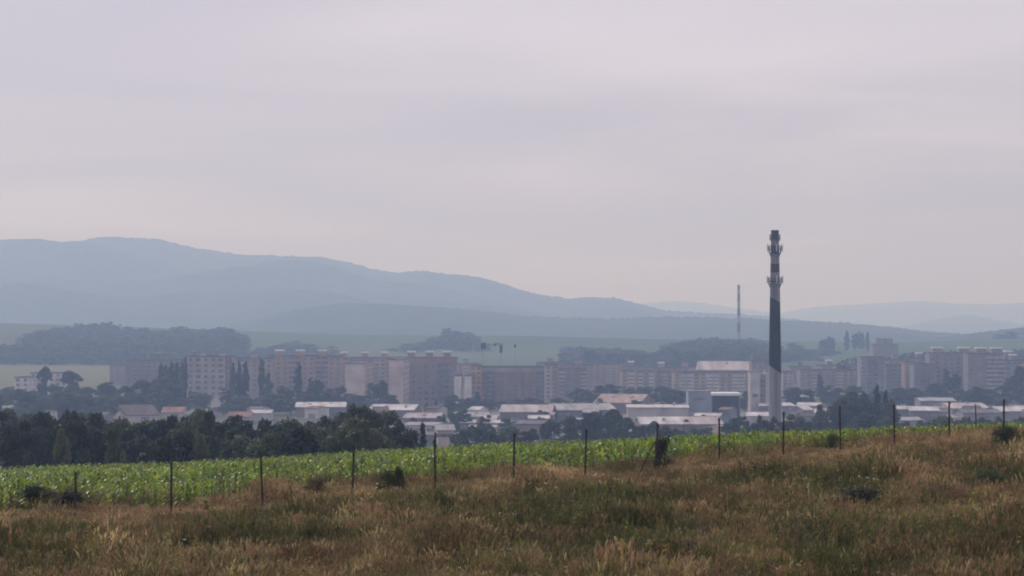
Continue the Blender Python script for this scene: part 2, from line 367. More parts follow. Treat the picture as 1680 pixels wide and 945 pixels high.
def tree(name, px, ytop, D, kind, wpx, lm, label, cat='tree', group=None, v=None, hmin=0.0, bury=0.0):
    """a tree whose top and width match the photograph at depth D"""
    x = XU(px, D); z0 = Hs(x, D) - bury; h = max((EYE - ytop) / F * D - z0, hmin); w = wpx / F * D
    v = random.randrange(NV[kind]) if v is None else v
    rz = random.uniform(0, 6.28); TID[0] += 1
    if TID[0] in SKIP: return None
    if callable(label): label = label()
    o = empty(name, (x, D, z0), rz); o['tid'] = TID[0]; s = w / WID[kind]; o.scale = (s, s, h)
    tag(o, label, cat, group)
    link('trunk', PROTO[kind, v][0], o); link('crown', crown_mesh(kind, v, lm), o)
    return o
def nth(n):
    w = ['first','second','third','fourth','fifth','sixth','seventh','eighth','ninth','tenth','eleventh','twelfth']
    return w[n] if n < 12 else '%d%s' % (n+1, 'th' if 10 <= (n+1) % 100 <= 20 else {1:'st',2:'nd',3:'rd'}.get((n+1) % 10, 'th'))

# ---- the dark belt of trees behind the cornfield
ENV = [(-60,674),(0,672),(60,679),(112,672),(160,677),(200,683),(250,691),(300,680),(338,668),(385,684),(420,692),(470,681),(512,690),(545,676),(590,662),(630,674),(655,692),(720,712)]
ex, ey = zip(*ENV)
belt = []
px = -40.0
while px < 668:
    belt.append((px, float(np.interp(px, ex, ey)) + random.uniform(-3, 5), random.uniform(275, 320), random.uniform(62, 96))); px += random.uniform(17, 25)
px = -30.0
while px < 655:
    belt.append((px, float(np.interp(px, ex, ey)) + random.uniform(12, 30), random.uniform(215, 262), random.uniform(64, 104))); px += random.uniform(24, 34)
for (bx, by, bD, bw) in ((590, 661, 270, 88), (338, 666, 272, 44), (112, 671, 272, 54)): belt.append((bx, by, bD, bw))
belt.sort(key=lambda t: t[0])
for i, (bx, by, bD, bw) in enumerate(belt):
    pale = random.random() < 0.10  # paler leaf tones on some trees stand in for sunlit crowns
    tree('belt_tree', bx, by, bD, 'broad', bw, LEAF_PALE if pale else (LEAF_DARK if random.random() < 0.78 else LEAF_MID),
         (lambda pale=pale: ('pale grey-green' if pale else 'dark green') + ' leafy tree, %s from the left in the belt behind the cornfield' % ordinal('belt')), 'tree', 'belt of trees behind the cornfield')
for bx, by, bw in ((100,700,40),(190,694,36),(330,700,34)):
    tree('belt_tree', bx, by, 208, 'broad', bw, LEAF_PALE, 'pale willow-like tree standing before the dark belt, above corn at %s' % {100:'the far left',190:'the dark bush',330:'the second fence post'}[bx], 'tree', 'belt of trees behind the cornfield')
tree('young_spruce', 694, 690, 300, 'spruce', 38, LEAF_SPRUCE, 'dark pointed spruce at the right end of the tree belt', 'tree')
tree('young_spruce', 668, 700, 300, 'spruce', 26, LEAF_SPRUCE, 'small dark spruce just left of the pointed spruce', 'tree')
tree('young_spruce', 714, 706, 310, 'spruce', 22, LEAF_SPRUCE, 'small spruce right of the pointed spruce by pale house', 'tree')

# ------------------------------------------------------------------ buildings
def wallmat(key):
    cols = {'pink': (0.33,0.275,0.275), 'salmon': (0.36,0.265,0.235), 'grey': (0.225,0.23,0.255), 'light': (0.40,0.38,0.385), 'beige': (0.41,0.345,0.30), 'white': (0.60,0.58,0.57),
            'blue': (0.25,0.28,0.34), 'brown': (0.20,0.165,0.165), 'orange': (0.44,0.27,0.18), 'dark': (0.15,0.15,0.17), 'cream': (0.54,0.46,0.445), 'red': (0.29,0.20,0.19), 'mauve': (0.265,0.235,0.26)}  # grey and mauve are darkened, putting the shade of the facades into the colour
    return mat('plaster_' + key, cols[key], 0.9, 0.24, 0.16, 0.15, detail=8)
BALC = {}
def balcony_mesh(w, m):
    k = (round(w, 1), m.name)
    if k not in BALC:
        b = MB(); b.box(-w/2, w/2, -1.1, 0, -0.12, 0); b.box(-w/2, w/2, -1.1, -1.0, 0, 0.95); b.box(-w/2, -w/2+0.1, -1.0, 0, 0, 0.95); b.box(w/2-0.1, w/2, -1.0, 0, 0, 0.95)
        b.box(-w/2+0.1, w/2-0.1, -1.02, -0.98, 0.95, 1.03); BALC[k] = b.mesh('balcony', m)
    return BALC[k]
def apartment(label, px0, px1, ytop, D, depth=13.0, floors=8, wall='pink', pat='wb', trim='light', boxes=(), boxw=14, boxcap='white', yaw=0.0, side='w', blank=False, top=None,
              name='apartment_block', cat='apartment block', stripe=None, boxh=2.6, nbay=None):
    W = (px1-px0)/F*D; xc = XU((px0+px1)/2, D); yc = D; z0 = Hs(xc, D) - 0.5; Hh = (EYE-ytop)/F*D - z0
    o = empty(name, (xc, yc, z0), math.radians(yaw)); tag(o, label, cat, 'apartment blocks of the town')
    wm = wallmat(wall); tm = wallmat(trim); hw = W/2
    b = MB(); b.box(-hw, hw, 0, depth, 0, Hh)
    b.build('wall', wm, o)
    pl = MB(); pl.box(-hw-0.06, hw+0.06, -0.06, depth+0.06, 0, 1.3); pl.build('plinth', CONCRETE, o)
    rf = MB(); rf.box(-hw-0.25, hw+0.25, -0.25, depth+0.25, Hh, Hh+0.18); rf.box(-hw-0.2, hw+0.2, -0.2, 0.05, Hh+0.18, Hh+0.6); rf.box(-hw-0.2, hw+0.2, depth-0.05, depth+0.2, Hh+0.18, Hh+0.6)
    rf.box(-hw-0.2, -hw+0.05, 0.05, depth-0.05, Hh+0.18, Hh+0.6); rf.box(hw-0.05, hw+0.2, 0.05, depth-0.05, Hh+0.18, Hh+0.6)
    rf.build('roof', BITUMEN, o)
    fh = (Hh-1.2)/floors; win = MB(); nb = 0
    def window(f, cx, z, w, h):
        f(win, cx, z, w+0.16, h+0.16, 0.03, 1); f(win, cx-w*0.26, z, w*0.44, h, 0.06, 0); f(win, cx+w*0.26, z, w*0.44, h, 0.06, 0)
    def front(mb, cx, z, w, h, t, mi): mb.box(cx-w/2, cx+w/2, -t, 0.01, z-h/2, z+h/2, mi)
    def left(mb, cy_, z, w, h, t, mi): mb.box(-hw-t, -hw+0.01, cy_-w/2, cy_+w/2, z-h/2, z+h/2, mi)
    def right(mb, cy_, z, w, h, t, mi): mb.box(hw-0.01, hw+t, cy_-w/2, cy_+w/2, z-h/2, z+h/2, mi)
    if not blank:
        n = nbay or max(2, int(round(W/3.4))); bw = W/n; st = MB(); ns = 0
        for i in range(n):
            k = pat[i % len(pat)]; cx = -hw + bw*(i+0.5)
            if k in 'sb' and stripe:
                st.box(cx-bw/2+0.15, cx+bw/2-0.15, -0.025, 0.01, 1.4, Hh-0.1); ns += 1
            for fl in range(floors):
                z = 1.2 + fh*(fl+0.55)
                if k in 'w': window(front, cx, z, min(1.7, bw*0.6), min(1.5, fh*0.55))
                elif k == 's': window(front, cx, z, min(0.9, bw*0.4), min(1.1, fh*0.45))
                elif k == 'b':
                    front(win, cx, z-0.2, bw*0.72, fh*0.74, 0.03, 0)
                    link('balcony', balcony_mesh(bw*0.86, tm), o, (cx, 0, z - fh*0.5)); nb += 1
                elif k == 'd': front(win, cx, z, bw*0.66, fh*0.6, 0.03, 0)
        if ns: st.build('facade_stripe', wallmat(stripe), o)
    if side:
        n = max(2, int(depth/4.0)); bw = depth/n
        for f in (left, right):
            for i in range(n):
                if side[i % len(side)] != 'w': continue
                for fl in range(floors): window(f, bw*(i+0.5), 1.2 + fh*(fl+0.55), 1.3, 1.3)
    if win.v: tag(win.build('windows', [GLASS, FRAME], o), kind='stuff')
    if top:
        t = MB(); t.box(-hw-0.04, hw+0.04, -0.10, 0.02, Hh-fh*0.95, Hh-0.02); t.build('top_band', wallmat(top), o)
    for bx in boxes:
        cx = XU(bx, D) - xc; w = boxw/F*D
        bb = MB(); bb.box(cx-w/2, cx+w/2, depth*0.3, depth*0.3+4.5, Hh+0.18, Hh+0.18+boxh); lh = bb.build('lift_house', wm, o)
        cc = MB(); cc.box(cx-w/2-0.3, cx+w/2+0.3, depth*0.3-0.3, depth*0.3+4.8, Hh+0.18+boxh, Hh+0.18+boxh+(0.75 if boxcap == 'white' else 0.25))
        cc.build('roof_cap', WHITECAP if boxcap == 'white' else BITUMEN, lh)
    return o

apartment('grey apartment block with three dark rooftop boxes left of poplars', 207, 303, 592, 1230, floors=8, wall='grey', pat='wwb', trim='grey', boxes=(228, 251, 275), boxw=13, boxcap='dark', boxh=3.2)
apartment('pale apartment block with dark stair column between two poplar groups', 307, 381, 586, 1110, floors=8, wall='light', pat='wdwwdsw', trim='grey', boxes=(330,362), boxw=9, boxcap='dark', boxh=1.8, stripe='brown')
apartment('pinkish apartment block half hidden behind the tall poplars', 377, 447, 589, 1180, floors=8, wall='pink', pat='wbw', trim='light', boxes=(414,), boxw=10, boxcap='dark')
apartment('long salmon apartment block with white rooftop boxes above dark trees', 441, 560, 585, 1210, floors=8, wall='salmon', pat='bwwb', trim='pink', boxes=(457, 491, 527), boxw=13, stripe='brown')
apartment('reddish apartment block standing behind the two blank end walls', 541, 664, 588, 1260, floors=8, wall='pink', pat='wbbw', trim='salmon', boxes=(563, 598, 630), boxw=10, stripe='red')
apartment('end-on apartment block with wide blank pinkish end wall', 566, 598, 597, 1075, depth=42, floors=8, wall='cream', blank=True, side='w', yaw=-2)
apartment('end-on apartment block with narrower blank pinkish end wall', 638, 661, 591, 1078, depth=40, floors=8, wall='cream', blank=True, side='w', yaw=-2)
apartment('mauve apartment block with red top floor and white rooftop boxes', 662, 749, 588, 1125, floors=8, wall='mauve', pat='bwwdwb', trim='grey', boxes=(674, 704, 733), boxw=12, top='red', stripe='grey')
apartment('slim white stair tower left of the big slab block', 745, 757, 617, 1062, depth=20, floors=6, wall='white', blank=True, side='')
apartment('slim white stair tower touching the big slab block', 762, 773, 617, 1062, depth=20, floors=6, wall='white', blank=True, side='')
apartment('big brown slab block with pale cornice right of white stair towers', 775, 893, 603, 1085, floors=8, wall='brown', pat='wwbwwdw', trim='grey', boxes=(), top='pink', stripe='dark')  # shadow lying on the front is put into the dark brown wall colour
apartment('orange corner block joined to the left of the brown slab', 772, 790, 601, 1082, depth=12, floors=8, wall='orange', pat='ww', side='w')
apartment('narrow light apartment block right of the brown slab', 894, 916, 600, 1160, floors=8, wall='light', pat='wbw', trim='pink')
apartment('greyish apartment block with pale stair strip above dark shrubs', 916, 962, 606, 1180, floors=7, wall='mauve', pat='bwwb', trim='light', boxes=(935,), boxw=8, boxcap='dark')
apartment('far pink apartment block just above the orange roofed hall', 949, 1021, 598, 1390, floors=7, wall='salmon', pat='wwb', trim='light', stripe='pink')
apartment('beige five storey house leftmost of three behind the orange hall', 1019, 1042, 609, 1235, floors=6, wall='beige', pat='wbw', trim='cream')
apartment('whitish five storey house between beige neighbours', 1046, 1073, 610, 1240, floors=6, wall='light', pat='bwb', trim='white')
apartment('pinkish five storey house joined left of the long beige row', 1077, 1103, 611, 1245, floors=6, wall='pink', pat='wbw', trim='light')
apartment('long beige apartment row with white balcony columns above the dark works', 1105, 1234, 612, 1225, floors=6, wall='beige', pat='wbbw', trim='white', stripe='cream')
apartment('low wide pinkish apartment block right of the tall chimney', 1312, 1412, 608, 1280, floors=6, wall='pink', pat='wwbw', trim='light', stripe='mauve')
apartment('pale grey block directly right of the tall chimney', 1284, 1301, 611, 1160, floors=8, wall='light', pat='wsw', trim='grey')
apartment('blue-grey apartment tower with orange right edge', 1412, 1452, 587, 1235, floors=9, wall='blue', pat='wbbw', trim='grey')
apartment('low blue-grey block beside the blue-grey tower', 1453, 1484, 600, 1265, floors=7, wall='grey', pat='wb', trim='blue')
apartment('slim orange-pink block left of the striped balcony block', 1485, 1499, 595, 1240, floors=8, wall='salmon', pat='sw', trim='pink')
apartment('blue-grey block with pale horizontal balcony bands', 1499, 1534, 598, 1220, floors=8, wall='blue', pat='bbb', trim='grey')
apartment('pinkish tall block with white rooftop boxes behind the balcony block', 1524, 1588, 580, 1275, floors=9, wall='mauve', pat='wbw', trim='grey', boxes=(1540, 1584), boxw=16, stripe='salmon')
apartment('tall block with pale balcony bands near the right edge', 1588, 1647, 581, 1235, floors=9, wall='grey', pat='wwwbbb', trim='light', boxes=(1613, 1638), boxw=16, stripe='grey')
apartment('dark hazy apartment block at the right edge of the town', 1648, 1730, 586, 1300, floors=9, wall='grey', pat='wbw', trim='blue', boxes=(1658,), boxw=12)
apartment('far grey tower block with stepped top on the slope', 1432, 1474, 566, 1750, floors=12, wall='grey', pat='ww', trim='grey', boxes=(1446, 1460), boxw=13, boxcap='dark', boxh=4.5, depth=18)
apartment('small white three storey house at the left edge of town', 24, 48, 620, 1180, floors=4, wall='white', pat='w', trim='white', boxes=())
apartment('white four storey house partly behind round dark tree', 50, 110, 613, 1205, floors=5, wall='white', pat='wbw', trim='light')

ROOFS = {'grey': (0.31,0.30,0.31), 'white': (0.47,0.45,0.455), 'orange': (0.35,0.27,0.24), 'brown': (0.10,0.08,0.075), 'pink': (0.38,0.335,0.335), 'red': (0.23,0.135,0.115), 'slate': (0.14,0.14,0.16)}
def roofmat(k): return mat('roof_' + k, ROOFS[k], 0.85, 0.3, 0.09, 0.12, detail=8)
def streak(m):
    nt = m.node_tree; n = [k for k in nt.nodes if k.type == 'TEX_NOISE'][0]; g = [k for k in nt.nodes if k.type == 'NEW_GEOMETRY'][0]
    mp = nt.nodes.new('ShaderNodeMapping'); mp.inputs['Scale'].default_value = (3.2, 0.6, 0.6); nt.links.new(g.outputs['Position'], mp.inputs[0]); nt.links.new(mp.outputs[0], n.inputs['Vector'])
for k_ in ROOFS: streak(roofmat(k_))
def hall(label, px0, px1, ye, yr, D, depth=26.0, wall='light', roof='grey', yaw=0.0, doors=2, strip=True, name='works_hall', cat='hall', along='x'):
    """low shed with a shallow pitched roof; eaves at row ye, ridge at row yr"""
    W = (px1-px0)/F*D; xc = XU((px0+px1)/2, D); z0 = Hs(xc, D) - 0.6; he = (EYE-ye)/F*D - z0
    hr = (EYE-yr)/F*(D + depth/2) - z0; hr = max(hr, he+0.5); hw = W/2
    yaw = yaw or random.uniform(-13, 10)
    o = empty(name, (xc, D, z0), math.radians(yaw)); tag(o, label, cat, 'sheds and halls below the town')
    b = MB(); ov = 0.5; t = 0.22
    if along == 'x':
        b.prism([(0,0),(depth,0),(depth,he),(depth/2,hr-0.02),(0,he)], 'x', -hw, hw); b.build('wall', wallmat(wall), o)
        sl = (hr-he)/(depth/2)
        for sgn, nm in ((0,'roof_slope'),(1,'roof_slope')):
            r = MB()
            if sgn == 0: r.prism([(-ov, he-ov*sl), (depth/2, hr), (depth/2, hr+t), (-ov, he-ov*sl+t)], 'x', -hw-ov, hw+ov)
            else: r.prism([(depth/2+0.003, hr), (depth+ov, he-ov*sl), (depth+ov, he-ov*sl+t), (depth/2+0.003, hr+t)], 'x', -hw-ov, hw+ov)
            rs = r.build(nm, roofmat(roof), o)
            if sgn == 0:
                ribs = MB(); n = max(3, int(W/2.4))
                for i in range(n+1):
                    x = -hw + W*i/n; ribs.prism([(-ov, he-ov*sl+t), (depth/2, hr+t), (depth/2, hr+t+0.09), (-ov, he-ov*sl+t+0.09)], 'x', x-0.06, x+0.06)
                tag(ribs.build('roof_ribs', roofmat(roof), rs), kind='stuff')
    else:
        b.prism([(-hw,0),(hw,0),(hw,he),(0,hr-0.02),(-hw,he)], 'y', 0, depth); b.build('wall', wallmat(wall), o)
        sl = (hr-he)/hw
        for s in (-1, 1):
            r = MB(); r.prism([(s*(hw+ov), he-ov*sl), (s*0.003, hr), (s*0.003, hr+t), (s*(hw+ov), he-ov*sl+t)], 'y', -ov, depth+ov); r.build('roof_slope', roofmat(roof), o)
    rd = MB(); rd.box(-hw-0.2, hw+0.2, depth/2-0.2, depth/2+0.2, hr+t*0.6, hr+t+0.12) if along == 'x' else rd.box(-0.2, 0.2, -0.4, depth+0.4, hr+t*0.6, hr+t+0.12)
    rd.build('ridge_cap', roofmat(roof), o)
    if along == 'x' and W > 12:
        n = max(1, int(W/9)); sl = (hr-he)/(depth/2)
        for i in range(n):
            if random.random() < 0.35: continue
            cx = -hw + W*(i+random.uniform(0.3, 0.7))/n; yy = depth*random.uniform(0.2, 0.42); zz = he + sl*yy + t
            v = MB()
            if random.random() < 0.5: v.box(cx-0.5, cx+0.5, yy-0.5, yy+0.5, zz-0.5, zz+random.uniform(0.7, 1.3)); v.build('vent', CONCRETE, o)
            else: v.prism([(yy-1.6, zz-1.6*sl+0.02), (yy+1.6, zz+1.6*sl+0.02), (yy+1.6, zz+1.6*sl+0.16), (yy-1.6, zz-1.6*sl+0.16)], 'x', cx-0.7, cx+0.7); v.build('skylight', random.choice((GLASS, BITUMEN)), o)
    if strip and he > 3 and random.random() < 0.4:
        w = MB(); n = max(3, int(W/3.0))
        for i in range(n):
            cx = -hw + W*(i+0.5)/n; w.box(cx-1.15, cx+1.15, -0.04, 0.01, he-1.9, he-0.9, 1); w.box(cx-1.05, cx-0.05, -0.07, 0.01, he-1.82, he-0.98, 0); w.box(cx+0.05, cx+1.05, -0.07, 0.01, he-1.82, he-0.98, 0)
        tag(w.build('windows', [GLASS, FRAME], o), kind='stuff')
    for i in range(doors):
        cx = -hw + W*(i+0.5)/doors + 1.0; d = MB(); d.box(cx-1.7, cx+1.7, -0.09, 0.01, 0.5, min(he-2.1, 4.0) if he > 3.4 else he-0.6); d.build('door', wallmat('dark' if i % 2 else 'blue'), o)
    return o
hall('long low hall with white roof behind the tree belt', 486, 566, 668, 660.5, 965, 30, 'brown', 'white')
hall('low hall with bright white roof below the blank end walls', 605, 678, 673, 664, 935, 34, 'brown', 'white')
hall('low workshop with pinkish white roof right of the tree belt', 662, 719, 686, 678, 850, 24, 'brown', 'pink')
hall('small pale workshop with white roof left of the first tree belt gap', 412, 444, 678, 673, 930, 18, 'light', 'white', doors=1)
hall('flat grey hall under the white stair towers', 737, 800, 684, 677, 880, 30, 'grey', 'grey')
hall('low shed with thin white roof edge behind green bushes', 752, 832, 694, 690, 810, 16, 'dark', 'white')
hall('hall with wide pinkish grey roof under the brown slab', 820, 904, 676, 664.5, 905, 30, 'brown', 'pink')
hall('small white roofed annex in front of the pinkish grey hall', 868, 900, 687, 682, 790, 14, 'mauve', 'white', doors=1)
hall('hall with long grey roof left of the white walled hall', 913, 1012, 673, 662.5, 925, 30, 'dark', 'grey')
hall('large hall with orange-pink pitched roof in the works', 974, 1050, 661, 647, 1000, 34, 'brown', 'orange', yaw=-14)
hall('long white walled hall with bright roof edge', 1030, 1129, 669, 664.5, 885, 26, 'light', 'white', doors=3)
hall('near long hall with pale roof just beyond the corn', 1052, 1120, 696, 684.5, 790, 26, 'brown', 'white')
hall('near hall with pale roof and lighter patch beside a dark tree', 1121, 1186, 696, 684, 795, 26, 'brown', 'pink')
hall('low white roofed shed behind the two near pale roofs', 1140, 1180, 683, 678.5, 860, 20, 'grey', 'white', doors=1)
hall('low hall with white roof at the foot of the boiler house', 1226, 1268, 683, 677, 850, 20, 'light', 'white')
hall('low white roof left beside the chimney base', 1246, 1262, 666, 662, 985, 14, 'grey', 'white', doors=1)
hall('low white roofed hall right beside the chimney base', 1283, 1304, 666, 661.5, 960, 20, 'grey', 'white', doors=1)
hall('low white roofed hall between chimney and cone shaped tree', 1308, 1344, 666, 661, 955, 22, 'mauve', 'white')
hall('grey long hall behind the white roofs right of chimney', 1298, 1336, 653, 648, 1080, 24, 'grey', 'grey')
hall('white roofed hall peeping out behind the cone shaped tree', 1336, 1376, 679, 671, 890, 20, 'light', 'white')
hall('low hall with white roof behind big tree clump', 1464, 1504, 672, 667, 880, 22, 'grey', 'white')
hall('white roofed shed between two right hand fence posts', 1494, 1540, 674, 667.5, 870, 20, 'dark', 'white')
hall('grey hall with two dark gates at the right', 1510, 1566, 658, 653, 1010, 26, 'grey', 'grey', doors=2)
hall('low blue roofed shed just beyond the corn at the right', 1470, 1512, 690, 685, 790, 16, 'blue', 'grey', doors=1)
hall('hall with broad grey roof behind the second last post', 1560, 1624, 670, 661.5, 930, 30, 'light', 'pink')
hall('low pinkish workshop below the broad grey roof', 1580, 1642, 678, 672, 850, 20, 'mauve', 'slate')
hall('white roofed hall behind the last fence post', 1640, 1676, 675, 667.5, 870, 22, 'grey', 'white')
hall('hall with white roof at the right picture edge', 1674, 1730, 672, 666.5, 880, 22, 'light', 'white')
hall('pale two storey house with grey roof beyond the corn edge', 718, 745, 706, 697, 640, 12, 'cream', 'grey', name='pale_house', cat='house', doors=1)
hall('beige low building with flat roof behind small spruces', 660, 716, 698, 695, 740, 16, 'cream', 'grey', doors=2)
hall('beige ruined looking yard building right of the pale house', 770, 812, 702, 698, 770, 14, 'beige', 'pink', doors=2)
hall('mauve storage house with small white sheds', 846, 898, 696, 690, 740, 16, 'mauve', 'slate', doors=2)
hall('house with broad hipped pinkish roof behind the beige row', 1142, 1237, 607, 593, 1340, 24, 'pink', 'pink', name='roofed_house', cat='house')
hall('dark roofed gabled house left behind the tree belt', 207, 262, 681, 664, 940, 24, 'cream', 'brown', along='x', name='gabled_house', cat='house', yaw=24, doors=1)
hall('house with orange tiled roof beside the dark gabled house', 266, 300, 677, 668, 965, 18, 'cream', 'red', name='gabled_house', cat='house', doors=1)
hall('low house with faded red roof below the pale apartment block', 300, 334, 680, 671, 955, 18, 'light', 'slate', name='gabled_house', cat='house', doors=1, yaw=-20)
hall('low red roofed house behind the tree belt centre', 376, 412, 684, 676, 900, 16, 'light', 'red', name='gabled_house', cat='house', doors=1)
hall('low dark roofed shed behind trees at far left', 120, 170, 684, 677, 900, 18, 'brown', 'slate', name='gabled_house', cat='house', doors=1)
hall('small bright white gabled kiosk below the pale apartment block', 346, 361, 660, 649, 1020, 6, 'white', 'white', along='y', name='white_kiosk', cat='kiosk', strip=False, doors=1)

REAR = [(180,232,600,1400,'grey','low grey block peeping out at the left end of town'),
        (742,786,598,1340,'pink','pink rear block above the white stair towers'),(880,925,596,1370,'mauve','mauve rear block behind the narrow light block'),(924,975,600,1330,'pink','pink rear block above the dark shrubs'),
        (1010,1062,602,1420,'mauve','mauve rear block above the beige houses'),(1060,1112,604,1380,'salmon','salmon rear block above the whitish house'),(1100,1150,603,1400,'pink','pink rear block left of the hipped roof'),
        (1296,1332,602,1420,'grey','grey rear block right behind the chimney'),(1340,1384,600,1460,'mauve','mauve rear block above the wide pinkish block'),(1384,1416,598,1420,'blue','blue-grey rear block left of the blue tower'),
        (1450,1492,590,1400,'mauve','mauve rear block right of the blue tower'),(1490,1530,588,1430,'grey','grey rear block behind the balcony bands'),(1640,1690,592,1240,'blue','blue-grey block in front of the right edge block')]
for a_, b_, y_, D_, w_, lab in REAR:
    apartment(lab, a_, b_, y_, D_, floors=random.choice((6, 7, 8)), wall=w_, pat=random.choice(('wb', 'wwb', 'bwwb', 'ww')), trim=random.choice(('grey', 'light', 'pink')), boxes=((a_+b_)/2,), boxw=9, boxcap=random.choice(('white', 'dark')))
sheds = []; random.seed(303)
for i in range(34):
    u_ = random.uniform(470, 1690) if i < 26 else random.uniform(-10, 420); D_ = random.uniform(745, 960); sheds.append((u_, D_))
sheds.sort()
for si_, (u_, D_) in enumerate(sheds):
    random.seed(500 + si_)
    rk = random.choice(('white', 'grey', 'pink', 'slate', 'red', 'brown', 'grey')); w_ = random.uniform(14, 30)*800/D_; yg = EYE + 43/D_*F; h_ = random.uniform(3.2, 5.0)/D_*F
    nm = {'white':'pale','grey':'grey','pink':'pinkish','slate':'dark slate','red':'reddish','brown':'brown'}[rk]; TID[0] += 1
    hid = TID[0] in SKIP
    if hid: continue
    sh = hall('small shed with %s roof, %s such from the left among the works' % (nm, ordinal(('shed', rk))), u_-w_/2, u_+w_/2, yg-h_, yg-h_-random.uniform(3, 7), D_, random.uniform(8, 13), random.choice(('light','mauve','brown','cream','grey','white')), rk,
         yaw=random.uniform(-40, 40), name='small_shed', cat='shed', doors=1, strip=False); sh['tid'] = TID[0]

random.seed(404)
def works():
    # dark clad tower block with open bay beside it
    D = 905; x0, x1 = XU(1129, D), XU(1166, D); z0 = Hs(x0, D) - 0.5; zt = (EYE-643)/F*D
    o = empty('loading_tower', ((x0+x1)/2, D, z0)); tag(o, 'dark blue-grey windowless works tower beside the open bay', 'industrial building'); w = (x1-x0)/2; h = zt - z0
    b = MB(); b.box(-w, w, 0, 11, 0, h); b.build('wall', wallmat('blue'), o)
    b = MB(); b.box(-w-0.2, w+0.2, -0.2, 11.2, h, h+0.35); b.build('roof', BITUMEN, o)
    b = MB()
    for k in range(9): x = -w + 2*w*(k+0.5)/9; b.box(x-0.05, x+0.05, -0.07, 0.01, 0.3, h-0.3)
    tag(b.build('cladding_ribs', wallmat('blue'), o), kind='stuff')
    b = MB(); b.box(-0.6*w, 0.5*w, -0.06, 0.01, h-3.2, h-2.2); b.build('louvre', GLASS, o)
    D = 925; x0, x1 = XU(1167, D), XU(1214, D); z0 = Hs(x0, D) - 0.5; w = (x1-x0)/2; h = (EYE-649)/F*D - z0
    o = empty('open_bay', ((x0+x1)/2, D, z0)); tag(o, 'open fronted works bay with pale roof fascia and dark inside', 'industrial building')
    b = MB(); b.box(-w, w, 14, 14.3, 0, h); b.box(-w, -w+0.3, 0, 14, 0, h); b.box(w-0.3, w, 0, 14, 0, h); b.build('wall', wallmat('dark'), o)
    b = MB(); b.box(-w-0.3, w+0.3, -0.6, 14.5, h, h+1.0); b.build('roof', WHITECAP, o)
    b = MB(); b.box(-w+0.31, w-0.31, 0.4, 0.7, 0, 2.6); b.build('parapet', wallmat('grey'), o)
    for k in range(5):
        x = -w+0.7 + (2*w-1.4)*k/4; c = MB(); c.box(x-0.2, x+0.2, 0.05, 0.38, 0, h); c.build('column', STEEL, o)
    # boiler house: two pale shafts with a dark glazed slot between
    D = 990; x0, xa, xb, x1 = XU(1233, D), XU(1248, D), XU(1258, D), XU(1277, D); z0 = Hs(x0, D) - 0.5; h = (EYE-611)/F*D - z0
    o = empty('boiler_house', ((x0+x1)/2, D+4, z0)); c = (x0+x1)/2; tag(o, 'tall pale grey boiler house with dark glazed slot by the chimney', 'industrial building')
    b = MB(); b.box(x0-c, xa-c, 0, 12, 0, h); b.build('wall', wallmat('light'), o); b = MB(); b.box(xb-c, x1-c, 0.2, 12, 0, h*1.02); b.build('wall', wallmat('light'), o)
    b = MB(); b.box(xa-c, xb-c, 1.5, 11, 0, h*0.96); b.build('core', wallmat('mauve'), o)
    b = MB()
    for k in range(7): b.box(xa-c+0.4, xb-c-0.4, 1.44, 1.51, 4+k*2.0, 5.4+k*2.0)
    tag(b.build('windows', GLASS, o), kind='stuff')
    b = MB(); b.box(x0-c+0.8, xa-c-0.8, -0.05, 0.01, h*0.42, h*0.5); b.build('vent', wallmat('dark'), o)
    b = MB(); b.box(x0-c-0.2, xa-c+0.2, -0.2, 12.2, h, h+0.4); b.build('roof', BITUMEN, o); b = MB(); b.box(xb-c-0.2, x1-c+0.2, 0, 12.2, h*1.02, h*1.02+0.4); b.build('roof', BITUMEN, o)
    # tall pale block behind boiler house (rooftop with plant boxes)
    apartment('grey block with dark plant rooms rising behind the boiler house', 1233, 1262, 592, 1190, floors=9, wall='grey', pat='ws', trim='grey', boxes=(1240, 1254), boxw=9, boxcap='dark', boxh=3.0)
works()

